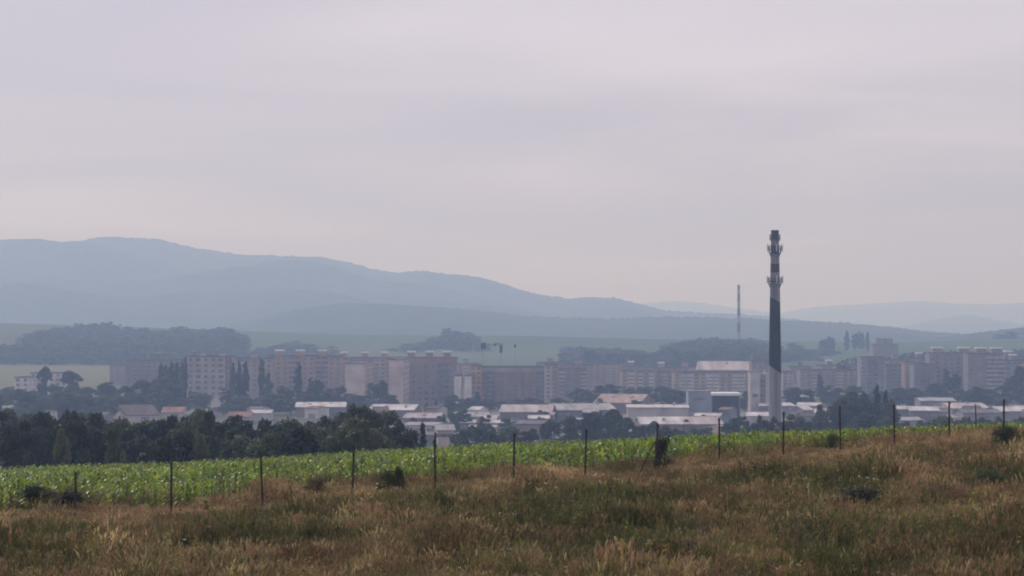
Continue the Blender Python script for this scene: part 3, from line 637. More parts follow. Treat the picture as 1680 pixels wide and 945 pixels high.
# ---- chimneys
def ring_section(D_, cx, r0, r1, zlo, zhi, slo=0.0, shi=0.0, n=28, ts=2):
    """a length of tapering shaft; lower and upper rims may slant sideways"""
    b = MB(); vs = []; fs = []
    for k in range(n):
        a = 2*math.pi*k/n; ca, sa = math.cos(a), math.sin(a)
        vs.append((ca*r0, sa*r0, zlo + slo*ca)); vs.append((ca*r1, sa*r1, zhi + shi*ca))
    for k in range(n):
        j = (k+1) % n; fs.append((2*k, 2*j, 2*j+1, 2*k+1))
    b.add(vs, fs); return b
def chimney():
    D = 600; px = 1271.5; x = XU(px, D); zg = Hs(x, D) - 0.5; s = D/F
    o = empty('tall_chimney', (x, D, zg)); tag(o, 'tall concrete chimney with dark painted shaft, dark bands and railed platforms', 'chimney')
    Z = lambda y: (EYE - y)*s - zg
    R = lambda y: s * np.interp(y, [378, 487, 612, 770], [6.4, 8.4, 10.3, 11.2])
    dark = mat('chimney_dark_paint', (0.012, 0.014, 0.019), 0.85, 0.35, 0.12); pale = mat('chimney_concrete', (0.215, 0.195, 0.20), 0.9, 0.35, 0.15, detail=7); band = mat('chimney_red_band', (0.06, 0.032, 0.034), 0.8, 0.3, 0.2)
    lo = mat('chimney_grey_foot', (0.27, 0.275, 0.31), 0.9, 0.12, 0.1)
    for m_ in (dark, pale, band, lo):
        streak(m_); [n_ for n_ in m_.node_tree.nodes if n_.type == 'MAPPING'][0].inputs['Scale'].default_value = (9.0, 9.0, 0.8)
    k = s*5.0
    def sec(name, ylo, yhi, m, slo=0, shi=0):
        me = ring_section(D, 0, R(ylo), R(yhi), Z(ylo), Z(yhi), slo, shi).mesh(name, m); me.polygons.foreach_set('use_smooth', [True]*len(me.polygons)); link(name, me, o)
    sec('foot_section', 770, 606.5, lo, 0, -k*1.5); sec('painted_section', 606.5, 492, dark, -k*1.5, -k)
    sec('shaft_section', 492, 447, pale, -k, 0); sec('band', 447, 433, band); sec('shaft_section', 433, 417, pale); sec('band', 417, 403, band); sec('shaft_section', 403, 393, pale); sec('band', 393, 378.5, band)
    c = MB(); c.tube([(0,0,Z(379.5)),(0,0,Z(377.6))], [R(378)*1.04]*2, 24); c.build('rim', STEEL, o)
    for y, ex_, hb, nb in ((392.5, 1.8, 0.5, 10), (411, 3.6, 2.0, 8), (463, 3.2, 1.8, 8)):
        r0 = R(y); ro = r0 + ex_*s
        d = ring_section(0, 0, ro, ro, Z(y), Z(y)+0.25); d2 = MB()
        n = 28; vs = []; fs = []
        for q in range(n):
            a = 2*math.pi*q/n
            for rr, zz in ((r0, 0), (ro, 0), (ro, 0.25), (r0, 0.25)): vs.append((math.cos(a)*rr, math.sin(a)*rr, Z(y)+zz))
        for q in range(n):
            j = (q+1) % n
            for e in range(4): fs.append((4*q+e, 4*j+e, 4*j+(e+1) % 4, 4*q+(e+1) % 4))
        d2.add(vs, fs); pf = d2.build('platform', STEEL, o)
        rl = MB()
        for q in range(nb*2):
            a = 2*math.pi*q/(nb*2); rl.tube([(math.cos(a)*ro, math.sin(a)*ro, Z(y)), (math.cos(a)*ro, math.sin(a)*ro, Z(y)+1.2)], [0.05]*2, 4)
        for hh in (0.6, 1.2): rl.tube([(math.cos(2*math.pi*q/24)*ro, math.sin(2*math.pi*q/24)*ro, Z(y)+hh) for q in range(25)], [0.05]*25, 4, cap=False)
        tag(rl.build('railing', STEEL, pf), kind='stuff')
        for q in range(nb):
            a = 2*math.pi*(q+0.15)/nb; ca, sa = math.cos(a), math.sin(a)
            br = MB(); br.tube([(ca*r0, sa*r0, Z(y)-hb*0.8), (ca*ro, sa*ro, Z(y)-0.1)], [0.09]*2, 5); br.build('bracket', STEEL, pf)
            if ex_ > 3 and q % 2 == 0:
                an = MB(); rr = ro+0.25; an.tube([(ca*rr, sa*rr, Z(y)-0.3), (ca*rr, sa*rr, Z(y)+1.7)], [0.16, 0.16], 6); an.build('antenna', mat('antenna_white', (0.5,0.5,0.5), 0.6, 0.1), pf)
    ld = MB()
    for sx in (-0.22, 0.22): ld.tube([(sx, -R(690)-0.25, Z(690)), (sx, -R(380)-0.25, Z(380))], [0.04]*2, 4)
    ld.build('ladder', STEEL, o)
chimney()
def far_chimney():
    D = 2250; s = D/F; x = XU(1212, D); zg = Hs(x, D) - 1; o = empty('thin_chimney', (x, D, zg)); tag(o, 'thin distant chimney with faint red and pale bands', 'chimney')
    ys = [575, 545, 530, 518, 506, 494, 482, 474, 468]
    ms = [mat('far_chimney_pale', (0.30,0.27,0.27), 0.9, 0.1), mat('far_chimney_red', (0.13,0.065,0.065), 0.9, 0.1)]
    for i in range(len(ys)-1):
        r = lambda y: s*np.interp(y, [468, 575], [2.1, 3.2])
        me = ring_section(0, 0, r(ys[i]), r(ys[i+1]), (EYE-ys[i])*s-zg, (EYE-ys[i+1])*s-zg, n=14).mesh('band', ms[i % 2]); link('band', me, o)
    b = MB(); b.tube([(0,0,(EYE-469)*s-zg),(0,0,(EYE-467.5)*s-zg)], [s*2.4]*2, 12); b.build('rim', STEEL, o)
far_chimney()

# ---- masts over the roofs
def masts():
    D = 1150; s = D/F
    def mast(px, ytop, r, label, name, cat):
        x = XU(px, D); zg = Hs(x, D); o = empty(name, (x, D, zg)); tag(o, label, cat); h = (EYE-ytop)*s - zg
        b = MB(); b.tube([(0,0,0),(0,0,h)], [r*1.4, r], 8); b.build('pole', mat('mast_grey', (0.30,0.31,0.33), 0.7, 0.1), o); return o, h
    o, h = mast(793, 570, 0.14, 'thin mast carrying a dark round head above the brown slab', 'floodlight_mast', 'mast')
    b = MB(); b.box(-1.3, 1.3, -0.35, 0.35, h-0.4, h+1.9); b.box(-0.8, 0.8, -0.5, 0.5, h-0.9, h-0.4); b.box(-0.9, 0.9, -0.3, 0.3, h+1.9, h+2.3); b.build('lamp_head', STEEL, o)
    o, h = mast(845, 566, 0.10, 'thin faint mast right of the hooked crane', 'floodlight_mast', 'mast')
    b = MB(); b.box(-0.5, 0.5, -0.2, 0.2, h-1.2, h+0.4); b.build('lamp_head', STEEL, o)
    o, h = mast(822, 578, 0.14, 'small dark crane with short hooked jib above the brown slab', 'tower_crane', 'crane')
    b = MB(); b.box(-0.75, 0.75, -0.6, 0.6, h-0.2, h+3.4); b.build('cab', STEEL, o)
    b = MB()
    for zz in (3.5, 4.3): b.tube([(-3.6,0,zz+h+0.5),(0.9,0,zz+h-0.1)], [0.14]*2, 5)
    for k in range(7):
        x = -3.4 + k*0.65; b.tube([(x,0,h+4.0-(x+3.6)*0.13),(x+0.35,0,h+4.75-(x+3.6)*0.13)], [0.09]*2, 4)
    b.build('jib', STEEL, o)
    b = MB(); b.box(-3.7, -2.4, -0.45, 0.45, h+3.2, h+4.2); b.build('counterweight', STEEL, o)
masts()

# ------------------------------------------------------------------ trees of the town
def town(entries, where, group):
    entries.sort(key=lambda t: t[0]); cnt = {}
    names = {'broad': ('garden_tree', 'round leafy tree'), 'poplar': ('poplar_tree', 'tall slim poplar'), 'spruce': ('spruce_tree', 'pointed conifer'), 'bush': ('garden_bush', 'low bush')}
    for e in entries:
        k = e[3]
        lm = e[5] if len(e) > 5 else (LEAF_SPRUCE if k == 'spruce' else random.choice((LEAF_DARK, LEAF_DARK, LEAF_MID)))
        tree(names[k][0], e[0], e[1], e[2], k, e[4], lm, (lambda k=k: names[k][1] + ', ' + ordinal((where, k)) + ' from the left ' + where), 'bush' if k == 'bush' else 'tree', group)
pop = [(264,594,1085,'poplar',16),(272,598,1090,'poplar',16),(281,591,1080,'poplar',17),(290,594,1085,'poplar',15),(299,590,1080,'poplar',15),(305,584,1078,'poplar',9),
       (383,592,1072,'poplar',15),(392,589,1075,'poplar',14),(403,591,1070,'poplar',17),(430,589,1075,'poplar',17),(441,610,1070,'poplar',18),(490,594,1080,'poplar',18),(510,618,1075,'poplar',16)]
town(pop, 'among poplars before the left apartment blocks', 'poplars before the apartment blocks')
left = [(70,600,1100,'broad',27),(122,607,1090,'broad',42),(20,634,1060,'broad',40),(46,640,1040,'broad',44),(95,630,1060,'broad',44),(150,634,1040,'broad',44),(180,626,1045,'broad',42),(205,632,1035,'broad',40),
        (232,622,1030,'broad',52),(262,616,1020,'broad',50),(285,630,1015,'broad',40),(10,655,980,'broad',52),(60,660,960,'broad',56),(110,652,970,'broad',60),(160,656,965,'broad',56),
        (355,668,985,'broad',40),(372,664,1000,'broad',34),(372,637,1050,'broad',28),(316,640,1048,'broad',20),(330,655,1010,'bush',34),(398,650,1010,'broad',50),(420,655,1000,'broad',46),
        (446,644,985,'broad',64),(470,632,1040,'broad',40),(500,640,1035,'broad',40),(516,622,1045,'broad',32),(540,636,1040,'broad',38),(556,632,1035,'broad',30),(575,655,1010,'broad',34),(590,648,1015,'broad',26),
        (612,628,1040,'broad',32),(628,622,1045,'broad',28),(40,668,900,'broad',60),(150,668,900,'broad',50),(0,640,1120,'broad',40)]
for i in range(46):
    u_ = random.uniform(-30, 330); left.append((u_, random.uniform(636, 664) + (6 if 150 < u_ < 330 else 0), random.uniform(990, 1050) if 180 < u_ < 420 else random.uniform(900, 1050), 'broad', random.uniform(34, 56)))
for i in range(26):
    u_ = random.uniform(375, 640); left.append((u_, random.uniform(640, 662), random.uniform(985, 1055), 'broad', random.uniform(30, 46)))
town(left, 'in gardens left before the apartment blocks', 'garden trees before the apartment blocks')
mid = [(783,642,1045,'spruce',26),(806,655,1040,'broad',30),(830,658,1030,'broad',36),(850,654,1035,'broad',30),(870,652,1040,'broad',34),(885,657,1030,'broad',30),(920,652,1060,'broad',34),(945,636,1090,'broad',36),
       (962,640,1080,'broad',34),(985,632,1095,'broad',36),(1003,630,1100,'broad',40),(1030,634,1100,'broad',38),(1060,634,1090,'broad',44),(1085,632,1095,'broad',40),(1110,640,1060,'broad',36),(1098,638,1070,'broad',32),
       (700,660,1010,'spruce',12),(715,655,1020,'spruce',12),(735,664,1000,'broad',26),(760,668,980,'broad',24),(1222,652,1030,'broad',30),(1228,640,1050,'broad',24)]
for i in range(26):
    u_ = random.uniform(690, 1110); mid.append((u_, random.uniform(646, 664), random.uniform(985, 1050), 'broad', random.uniform(24, 38)))
for i in range(18):
    u_ = random.uniform(640, 1200); mid.append((u_, random.uniform(672, 688), random.uniform(760, 860), 'broad', random.uniform(20, 36)))
town(mid, 'between the middle apartment blocks and halls', 'trees between the blocks and the halls')
front = [(756,702,560,'broad',46),(780,698,570,'broad',54),(812,704,540,'broad',54),(838,700,560,'broad',48),(870,703,545,'broad',44),(905,688,620,'broad',46),(930,680,640,'broad',50),(955,675,650,'broad',52),(985,672,655,'broad',54),
         (1012,670,660,'broad',48),(1032,684,640,'broad',44),(1048,696,600,'broad',40),(1075,690,640,'broad',34),(1092,698,600,'broad',40),(1196,692,640,'broad',40),(1215,682,655,'broad',46),(1232,690,640,'broad',36),
         (1246,680,640,'spruce',34),(1290,688,650,'broad',40),(1304,680,660,'broad',40),(1322,690,640,'broad',34),(1345,662,660,'spruce',50),(1352,674,650,'broad',40),(1385,648,690,'broad',56),(1408,644,700,'broad',54),
         (1428,650,690,'broad',50),(1439,629,700,'poplar',22),(1453,637,705,'poplar',20),(1455,655,690,'broad',44),(1375,672,650,'broad',40),(1420,676,640,'broad',50),(1450,680,640,'broad',44),(1540,679,640,'broad',50),(1566,690,600,'broad',34),
         (1590,682,650,'poplar',14),(1604,694,600,'broad',36),(1630,692,610,'broad',40),(1655,690,600,'broad',44),(1680,678,620,'broad',50),(1500,697,560,'broad',36),(1263,684,565,'broad',40),(1281,690,555,'broad',36),(1318,684,620,'broad',40),(1482,690,600,'broad',34),(1518,688,610,'broad',40),(1580,684,620,'broad',40),(1612,684,620,'broad',44),(1640,684,620,'broad',44),(1668,684,610,'broad',44),(1140,700,600,'broad',40),(1115,702,600,'broad',36),(1160,700,600,'broad',34),(1398,640,720,'broad',60),(1372,660,680,'broad',52),(1445,660,690,'broad',56),(1545,684,600,'broad',56),(1300,690,590,'broad',46)]
town(front, 'just beyond the far corn edge', 'trees just beyond the corn')
rt = [(1300,640,1120,'broad',28),(1320,640,1110,'broad',30),(1345,612,1220,'poplar',14),(1356,632,1130,'broad',34),(1378,636,1120,'broad',30),(1400,632,1130,'broad',34),(1432,640,1120,'broad',34),(1462,640,1130,'broad',34),(1488,636,1130,'broad',34),
      (1512,640,1120,'broad',36),(1538,628,1140,'broad',36),(1552,600,1180,'poplar',16),(1562,612,1170,'broad',28),(1572,636,1120,'broad',36),(1598,640,1110,'broad',36),(1622,638,1120,'broad',38),(1645,630,1130,'broad',36),(1662,612,1170,'broad',40),
      (1678,600,1190,'broad',44),(1470,645,1080,'broad',40),(1600,648,1080,'broad',44),(1640,650,1070,'broad',44)]
for i in range(34):
    u_ = random.uniform(1300, 1700); rt.append((u_, random.uniform(632, 652), random.uniform(1040, 1150), 'broad', random.uniform(28, 42)))
town(rt, 'before the hazy apartment blocks on the right', 'trees before the right hand blocks')
far = []
far += [(734,538,2330,'broad',22),(752,542,2335,'broad',24),(770,544,2330,'broad',22),(1389,541,2200,'poplar',11),(1404,546,2200,'broad',16),(1412,543,2200,'broad',14),(1423,545,2200,'poplar',10),(1352,556,2150,'broad',22),(1362,552,2150,'broad',20),
        (1300,562,2150,'broad',24),(1640,548,2600,'broad',30),(1660,544,2600,'broad',34)]
town(far, 'on the green slope behind the town', 'trees on the slope behind the town')

# ---- woods on the slopes: each one mass of crowns
WOODLEAF = mat('wood_leaf', (0.022, 0.036, 0.020), 0.7, 0.55, 0.045, 0.2, trans=0.25, hue=(0.045, 0.062, 0.030), detail=5)
def wood(label, u0, u1, D0, D1, tops, n, seed, hlo=9.0, hhi=15.0, wlo=11.0, whi=22.0, lm=None, edge=30):
    r = np.random.default_rng(seed); tx, ty = zip(*tops); Vs, Qs, n0 = [], [], 0
    temps = []
    for v in range(3):
        _, V0, Q0 = PROTO['broad', v]; pick = r.random(len(Q0)) < 0.09; Vt = V0.reshape(-1, 4, 3)[pick]; c = Vt.mean(1, keepdims=True); temps.append((c + (Vt-c)*2.3).reshape(-1, 3))
    for i in range(n):
        t = r.random(); D = D0 + (D1-D0)*t if i % 3 else D1 - r.uniform(0, 40); u = r.uniform(u0, u1) + r.normal(0, edge)*0.4; x = XU(u, D); z = Hs(x, D)
        h = r.uniform(hlo, hhi); top = (EYE - (np.interp(u, tx, ty) + 2.6*math.sin(u*0.31+seed) + 2.2*math.sin(u*0.83+seed*2) + r.exponential(3.2)))/F*D
        if i % 3 == 0: h = top - z - abs(r.normal(0, 1.6))
        h = min(max(h, 4.0), top - z)
        if h < 3.0 or h > 22: continue
        w = r.uniform(wlo, whi); a = r.uniform(0, 6.28); Vt = temps[i % 3]; nq = len(Vt)//4
        ca, sa = math.cos(a), math.sin(a); xx, yy = Vt[:,0]*w*1.35, Vt[:,1]*w*1.35
        Vs.append(np.stack([xx*ca-yy*sa + x, xx*sa+yy*ca + D, Vt[:,2]*h + z - 1], 1)); Qs.append(np.arange(4*nq).reshape(-1, 4) + n0); n0 += 4*nq
    o = link('wood', np_mesh('wood', np.concatenate(Vs), np.concatenate(Qs), lm or WOODLEAF)); tag(o, label, 'wood', kind='stuff')
wood('dark wood covering the low hill left behind the town', 40, 388, 1880, 2270, [(20,560),(45,548),(60,541),(110,535),(135,530),(160,525),(185,531),(215,536),(265,539),(290,533),(310,539),(350,538),(375,536),(386,542),(400,552)], 640, 77, hhi=17)
wood('hazy lower wood along the top of the ripening field', -200, 330, 1840, 1960, [(-200,556),(0,560),(60,562),(200,560),(330,566)], 260, 78, hlo=8, hhi=13)
wood('tree clump with three high crowns on the green slope', 690, 790, 2150, 2380, [(680,566),(700,556),(725,548),(732,538),(742,541),(752,543),(765,545),(780,548),(795,562)], 90, 79)
wood('hedge of small trees sloping up to the three high crowns', 625, 700, 2100, 2250, [(620,576),(660,566),(705,555)], 50, 80, 6, 9)
wood('long row of trees behind the pink blocks, left of the thin chimney', 932, 1110, 1800, 2120, [(920,580),(935,566),(950,565),(965,571),(1010,569),(1050,574),(1110,586)], 190, 81)
wood('broad wood on the slope around the thin chimney foot', 1085, 1262, 1750, 2350, [(1070,572),(1100,562),(1140,555),(1175,553),(1200,558),(1230,556),(1262,560)], 330, 82, hhi=17)
wood('bushes scattered on the slope right of the chimney', 1285, 1345, 1950, 2150, [(1280,572),(1300,564),(1320,568),(1345,572)], 40, 83, 6, 10)
wood('dark grove in front of the far stepped tower', 1375, 1520, 1350, 1640, [(1370,594),(1400,584),(1420,582),(1450,586),(1480,580),(1520,588)], 170, 84, 9, 15, 10, 16)
wood('hazy grove between slope field and right hand blocks', 1470, 1700, 1400, 1900, [(1460,578),(1500,576),(1560,574),(1700,570)], 240, 85, 9, 15)
wood('shrubs along the green slope above the salmon block', 425, 545, 2000, 2200, [(420,574),(450,562),(490,560),(545,570)], 80, 86, 6, 11)
wood('shrubs on the green slope left above the poplars', 320, 430, 1850, 2050, [(310,578),(345,570),(380,573),(430,576)], 60, 87, 6, 10)

# ------------------------------------------------------------------ corn
def scatter(name, pts, pick, scl, rot, protos, label, cat):
    """plants sown over the ground as one object"""
    col = bpy.data.collections.new(name + '_kinds')
    for i, me in enumerate(protos): col.objects.link(bpy.data.objects.new('%s_kind_%02d' % (name, i), me))
    me = bpy.data.meshes.new(name); n = len(pts); me.vertices.add(n); me.vertices.foreach_set('co', np.asarray(pts, np.float32).ravel())
    for nm, ty, arr, key in (('pick','INT',pick,'value'),('scl','FLOAT',scl,'value'),('rot','FLOAT_VECTOR',rot,'vector')):
        a = me.attributes.new(nm, ty, 'POINT'); a.data.foreach_set(key, np.asarray(arr, np.int32 if ty == 'INT' else np.float32).ravel())
    o = link(name, me); tag(o, label, cat, kind='stuff')
    ng = bpy.data.node_groups.new(name + '_sowing', 'GeometryNodeTree')
    ng.interface.new_socket('Geometry', in_out='INPUT', socket_type='NodeSocketGeometry'); ng.interface.new_socket('Geometry', in_out='OUTPUT', socket_type='NodeSocketGeometry')
    N = ng.nodes.new; gi = N('NodeGroupInput'); go = N('NodeGroupOutput'); iop = N('GeometryNodeInstanceOnPoints'); ci = N('GeometryNodeCollectionInfo')
    ci.inputs['Collection'].default_value = col; ci.inputs['Separate Children'].default_value = True; ci.inputs['Reset Children'].default_value = True
    def attr(nm, ty):
        a = N('GeometryNodeInputNamedAttribute'); a.data_type = ty; a.inputs['Name'].default_value = nm; return a.outputs['Attribute']
    ng.links.new(gi.outputs[0], iop.inputs['Points']); ng.links.new(ci.outputs[0], iop.inputs['Instance']); iop.inputs['Pick Instance'].default_value = True
    ng.links.new(attr('pick','INT'), iop.inputs['Instance Index']); ng.links.new(attr('rot','FLOAT_VECTOR'), iop.inputs['Rotation']); ng.links.new(attr('scl','FLOAT'), iop.inputs['Scale'])
    ng.links.new(iop.outputs[0], go.inputs[0])
    md = o.modifiers.new('sowing', 'NODES'); md.node_group = ng
    return o

def blade(r, base, az, length, width, lift, droop, seg=5, fold=0.0):
    """an arching strip: returns verts, quads"""
    V = []; d = np.array([math.cos(az), math.sin(az)]); p = np.array([-d[1], d[0]])
    x = 0.0; z = 0.0; ang = lift
    for i in range(seg+1):
        t = i/seg; w = width * (0.55 + 0.9*t if t < 0.35 else (1-t)/0.65*0.865 + 0.02)
        c = np.array([base[0]+d[0]*x, base[1]+d[1]*x, base[2]+z]); o = np.array([p[0]*w/2, p[1]*w/2, fold*w])
        V += [c - o, c + o*np.array([1,1,-1]) if fold else c + o]
        x += math.cos(ang)*length/seg; z += math.sin(ang)*length/seg; ang -= droop/seg
    Q = [(2*i, 2*i+1, 2*i+3, 2*i+2) for i in range(seg)]
    return V, Q
class Plant:
    def __init__(s): s.V = []; s.Q = []; s.M = []
    def add(s, VQ, mi=0):
        V, Q = VQ; b = len(s.V); s.V += list(V); s.Q += [tuple(b+i for i in q) for q in Q]; s.M += [mi]*len(Q)
    def mesh(s, name, mats): return np_mesh(name, np.array(s.V), np.array(s.Q), mats, s.M)
CORN = mat('corn_leaf', (0.09, 0.162, 0.008), 0.36, 0.6, 1.1, 0.34, obj_var=0.6, trans=0.45, hue=(0.195, 0.275, 0.014))
CORN_STALK = mat('corn_stalk', (0.09, 0.13, 0.035), 0.6, 0.2)
def corn_proto(seed):
    r = np.random.default_rng(seed); p = Plant(); h = r.uniform(0.55, 0.72); a0 = r.uniform(0, 6.28)
    for k in range(2): p.add(blade(r, (0,0,0), a0+k*1.57, h, 0.03, 1.5, 0.05, 3), 1)
    n = r.integers(7, 10)
    for i in range(n):
        t = (i+0.5)/n; az = a0 + (i % 2)*math.pi + r.normal(0, 0.35)
        p.add(blade(r, (0,0,h*t*0.95), az, r.uniform(0.34, 0.52)*(1.05-0.45*abs(t-0.5)), r.uniform(0.06, 0.085), r.uniform(0.8, 1.25), r.uniform(1.4, 2.6), 6, fold=0.22))
    return p.mesh('corn_plant', [CORN, CORN_STALK])
def corn():
    r = np.random.default_rng(5); pts = []
    l = math.hypot(FX1-FX0, FY1-FY0); dx, dy = (FX1-FX0)/l, (FY1-FY0)/l; nx, ny = -dy, dx
    for row in np.arange(4.6, 80, 0.68):
        for s in np.arange(-55, 125, 0.25):
            if r.random() < 0.06: continue
            a = s + r.normal(0, 0.05); b = row + r.normal(0, 0.06) + 0.9*math.sin(s*0.11) - 0.035*max(0, s-10)*(1 if row < 12 else 0)
            x, y = FX0 + dx*a + nx*b, FY0 + dy*a + ny*b; u = 840 + x/y*F
            if -160 < u < 1840 and y < 141: pts.append((x, y))
    pts = np.array(pts); z = H(pts[:,0], pts[:,1]); n = len(pts)
    sc_ = r.uniform(0.7, 1.1, n) * (1 + 0.10*fnoise(pts[:,0], pts[:,1], 0.25, 8))
    scatter('corn_crop', np.column_stack([pts, z-0.02]), r.integers(0, 5, n), sc_, np.column_stack([r.normal(0, 0.06, n), r.normal(0, 0.06, n), r.uniform(0, 6.28, n)]),
            [corn_proto(200+i) for i in range(5)], 'bright green young corn growing in a field behind the fence', 'corn crop')
corn()

# ------------------------------------------------------------------ meadow
def gmat(name, c, hue, ov=0.35): return mat(name, c, 0.8, 0.3, 0.35, 0.15, obj_var=ov, trans=0.3, hue=hue)
G_DRY = gmat('grass_dry', (0.349,0.272,0.126), (0.482,0.385,0.199)); G_RED = gmat('grass_redbrown', (0.220,0.145,0.075), (0.310,0.205,0.110)); G_OLIVE = gmat('grass_olive', (0.120,0.120,0.035), (0.182,0.173,0.055))
G_GREEN = gmat('grass_green', (0.078,0.101,0.025), (0.120,0.138,0.040)); G_DARK = gmat('weed_dark', (0.050,0.060,0.024), (0.085,0.092,0.036)); G_GREY = gmat('weed_grey', (0.096,0.096,0.068), (0.136,0.132,0.096))
G_PALE = gmat('flower_pale', (0.48,0.44,0.36), (0.60,0.56,0.48)); G_YEL = gmat('weed_yellowgreen', (0.163,0.158,0.048), (0.221,0.202,0.067))
def tuft(seed, nb, hmin, hmax, spread, wid, mats, head=0.0, stiff=0.25):
    r = np.random.default_rng(seed); p = Plant()
    for i in range(nb):
        a = r.uniform(0, 6.28); d = spread*math.sqrt(r.random()); b = (math.cos(a)*d, math.sin(a)*d, -0.02); az = r.uniform(0, 6.28); L = r.uniform(hmin, hmax); li = r.normal(1.36, 0.14); dr = r.uniform(0.2, 1.3)*stiff*3
        mi = 0 if r.random() < 0.75 else min(1, len(mats)-1)
        V, Q = blade(r, b, az, L, wid*r.uniform(0.7, 1.3), li, dr, 4); p.add((V, Q), mi)
        if r.random() < head:
            tip = V[-4]; q = blade(r, tip, az, r.uniform(0.09, 0.17), wid*r.uniform(2.0, 3.4), 1.2, 0.8, 3); p.add(q, len(mats)-1); p.add(blade(r, tip, az+1.57, 0.11, wid*2.4, 1.3, 0.5, 3), len(mats)-1)
    return p.mesh('tuft', mats)
def weed(seed, h, nl, size, mats, flower=False):
    r = np.random.default_rng(seed); p = Plant()
    for s in range(3):
        a = r.uniform(0, 6.28); b = (math.cos(a)*0.08, math.sin(a)*0.08, 0); hh = h*r.uniform(0.7, 1.05); V, Q = blade(r, b, a, hh, 0.014, 1.45, 0.2, 4); p.add((V, Q), 0)
        for i in range(nl):
            t = r.uniform(0.1, 1.0); k = min(3, int(t*4)); c = V[2*k]; p.add(blade(r, c, r.uniform(0, 6.28), size*r.uniform(0.6, 1.3)*(1.2-0.6*t), size*0.38, r.uniform(0.1, 1.1), r.uniform(0.4, 1.4), 3), 0)
        if flower:
            c = V[-2]
            for i in range(6): p.add(blade(r, c + np.array([*r.normal(0, 0.02, 2), r.normal(0, 0.01)]), r.uniform(0, 6.28), 0.028, 0.028, 0.5, 0.2, 2), 1)
    return p.mesh('weed', mats)
def meadow():
    protos = [tuft(1, 26, .30, .62, .17, .011, [G_DRY, G_OLIVE, G_RED], .5), tuft(2, 26, .32, .66, .18, .011, [G_DRY, G_DRY, G_DRY], .55), tuft(3, 26, .34, .70, .18, .011, [G_RED, G_DRY, G_RED], .65),
              tuft(4, 28, .25, .55, .18, .012, [G_OLIVE, G_DRY], .1), tuft(5, 28, .25, .5, .18, .012, [G_OLIVE, G_GREEN], 0), tuft(6, 28, .22, .5, .18, .013, [G_GREEN, G_OLIVE], 0),
              tuft(27, 30, .28, .6, .18, .013, [G_DARK, G_OLIVE], .15), weed(8, .6, 28, .07, [G_DARK]), weed(9, .5, 26, .075, [G_OLIVE]), weed(10, .6, 24, .07, [G_GREY]),
              weed(11, .62, 7, .10, [G_OLIVE, G_PALE], True), weed(12, .85, 16, .11, [G_YEL]), weed(13, .75, 10, .10, [G_RED])]
    r = np.random.default_rng(9); n = 82000
    y = np.sqrt(r.uniform(38**2, 108**2, n)); u = r.uniform(-170, 1850, n); x = (u-840)/F*y
    bf = behind_fence(x, y); keep = (bf < 5.6 + 1.5*fnoise(x, y, 0.5, 4)); x, y, bf = x[keep], y[keep], bf[keep]; n = len(x)
    w = weedy(x, y) + r.normal(0, 0.34, n); dry = np.exp(-((bf+0.8)/3.4)**2); red = fnoise(x, y, 0.5, 15) + 0.5*fnoise(x, y, 1.6, 16); q = r.random(n); grn = fnoise(x, y, 0.35, 17)
    pick = np.zeros(n, int)
    for i in range(n):
        g = w[i] - 1.0*dry[i]
        if dry[i] > 0.45 and g < 0.3: pick[i] = r.choice([0,1,2,3,12,10], p=[.33,.36,.2,.075,.032,.003]) if red[i] < 0.3 else r.choice([2,1,0,12], p=[.5,.22,.18,.10])
        elif g > 0.55: pick[i] = r.choice([6,7,8,9,5,4,10,11,0], p=[.36,.08,.09,.08,.18,.14,.003,.037,.03])
        elif g > 0.05: pick[i] = r.choice([3,4,5,0,6,9,10,12,11], p=[.22,.2,.14,.16,.14,.05,.003,.047,.04])
        elif red[i] > 0.6: pick[i] = r.choice([2,1,0,12,3], p=[.42,.2,.18,.08,.12])
        elif grn[i] > -0.15: pick[i] = r.choice([3,4,5,0,11,10], p=[.29,.28,.22,.147,.06,.003])
        else: pick[i] = r.choice([0,1,2,3,4,10,12,11], p=[.22,.11,.07,.29,.21,.003,.037,.06])
    s = r.uniform(0.65, 1.2, n) * (1 + 0.2*np.clip(w, -1, 1)) * (1 + 0.38*fnoise(x, y, 1.1, 31)) * (1 - 0.45*np.exp(-((bf+0.5)/4.0)**2))
    scatter('meadow_grass', np.column_stack([x, y, H(x, y)]), pick, s, np.column_stack([r.normal(0, .1, n), r.normal(0, .1, n), r.uniform(0, 6.28, n)]), protos,
            'dry brown and olive meadow grass with weeds in front of the fence', 'grass')
meadow()

# ---- shrubs and single weeds of the meadow
def shrub(px, ybase, D, wpx, hpx, lm, label, kind='bush', v=None, name='meadow_shrub'):
    x = XU(px, D); z = Hs(x, D) - 0.05; o = empty(name, (x, D, z), random.uniform(0, 6.28)); s = wpx/F*D/WID[kind]; o.scale = (s, s, hpx/F*D)
    tag(o, label, 'shrub', 'shrubs along the fence'); v = random.randrange(NV[kind]) if v is None else v
    link('stem', PROTO[kind, v][0], o); link('crown', crown_mesh(kind, v, lm), o); return o
shrub(58, 845, 66.5, 92, 54, LEAF_DARK, 'low dark spreading shrub at the left edge of the corn')
shrub(126, 845, 66, 92, 50, LEAF_DARK, 'low dark shrub around the leftmost fence post')
shrub(656, 815, 70.5, 30, 56, LEAF_MID, 'slim dark upright shrub between two fence posts')
shrub(632, 815, 70, 50, 50, LEAF_MID, 'small green shrub left of the slim upright shrub')
shrub(1085, 775, 78, 44, 66, LEAF_DARK, 'dark shrub at the foot of the braced fence post', 'bush')
shrub(1648, 748, 81, 66, 44, LEAF_DARK, 'dark round shrub below the last fence post')
shrub(1632, 830, 61, 90, 62, LEAF_MID, 'green bushy shrub at the right edge of the meadow')
shrub(1405, 838, 58.5, 110, 48, LEAF_DARK, 'low dark weed thicket in the right meadow')
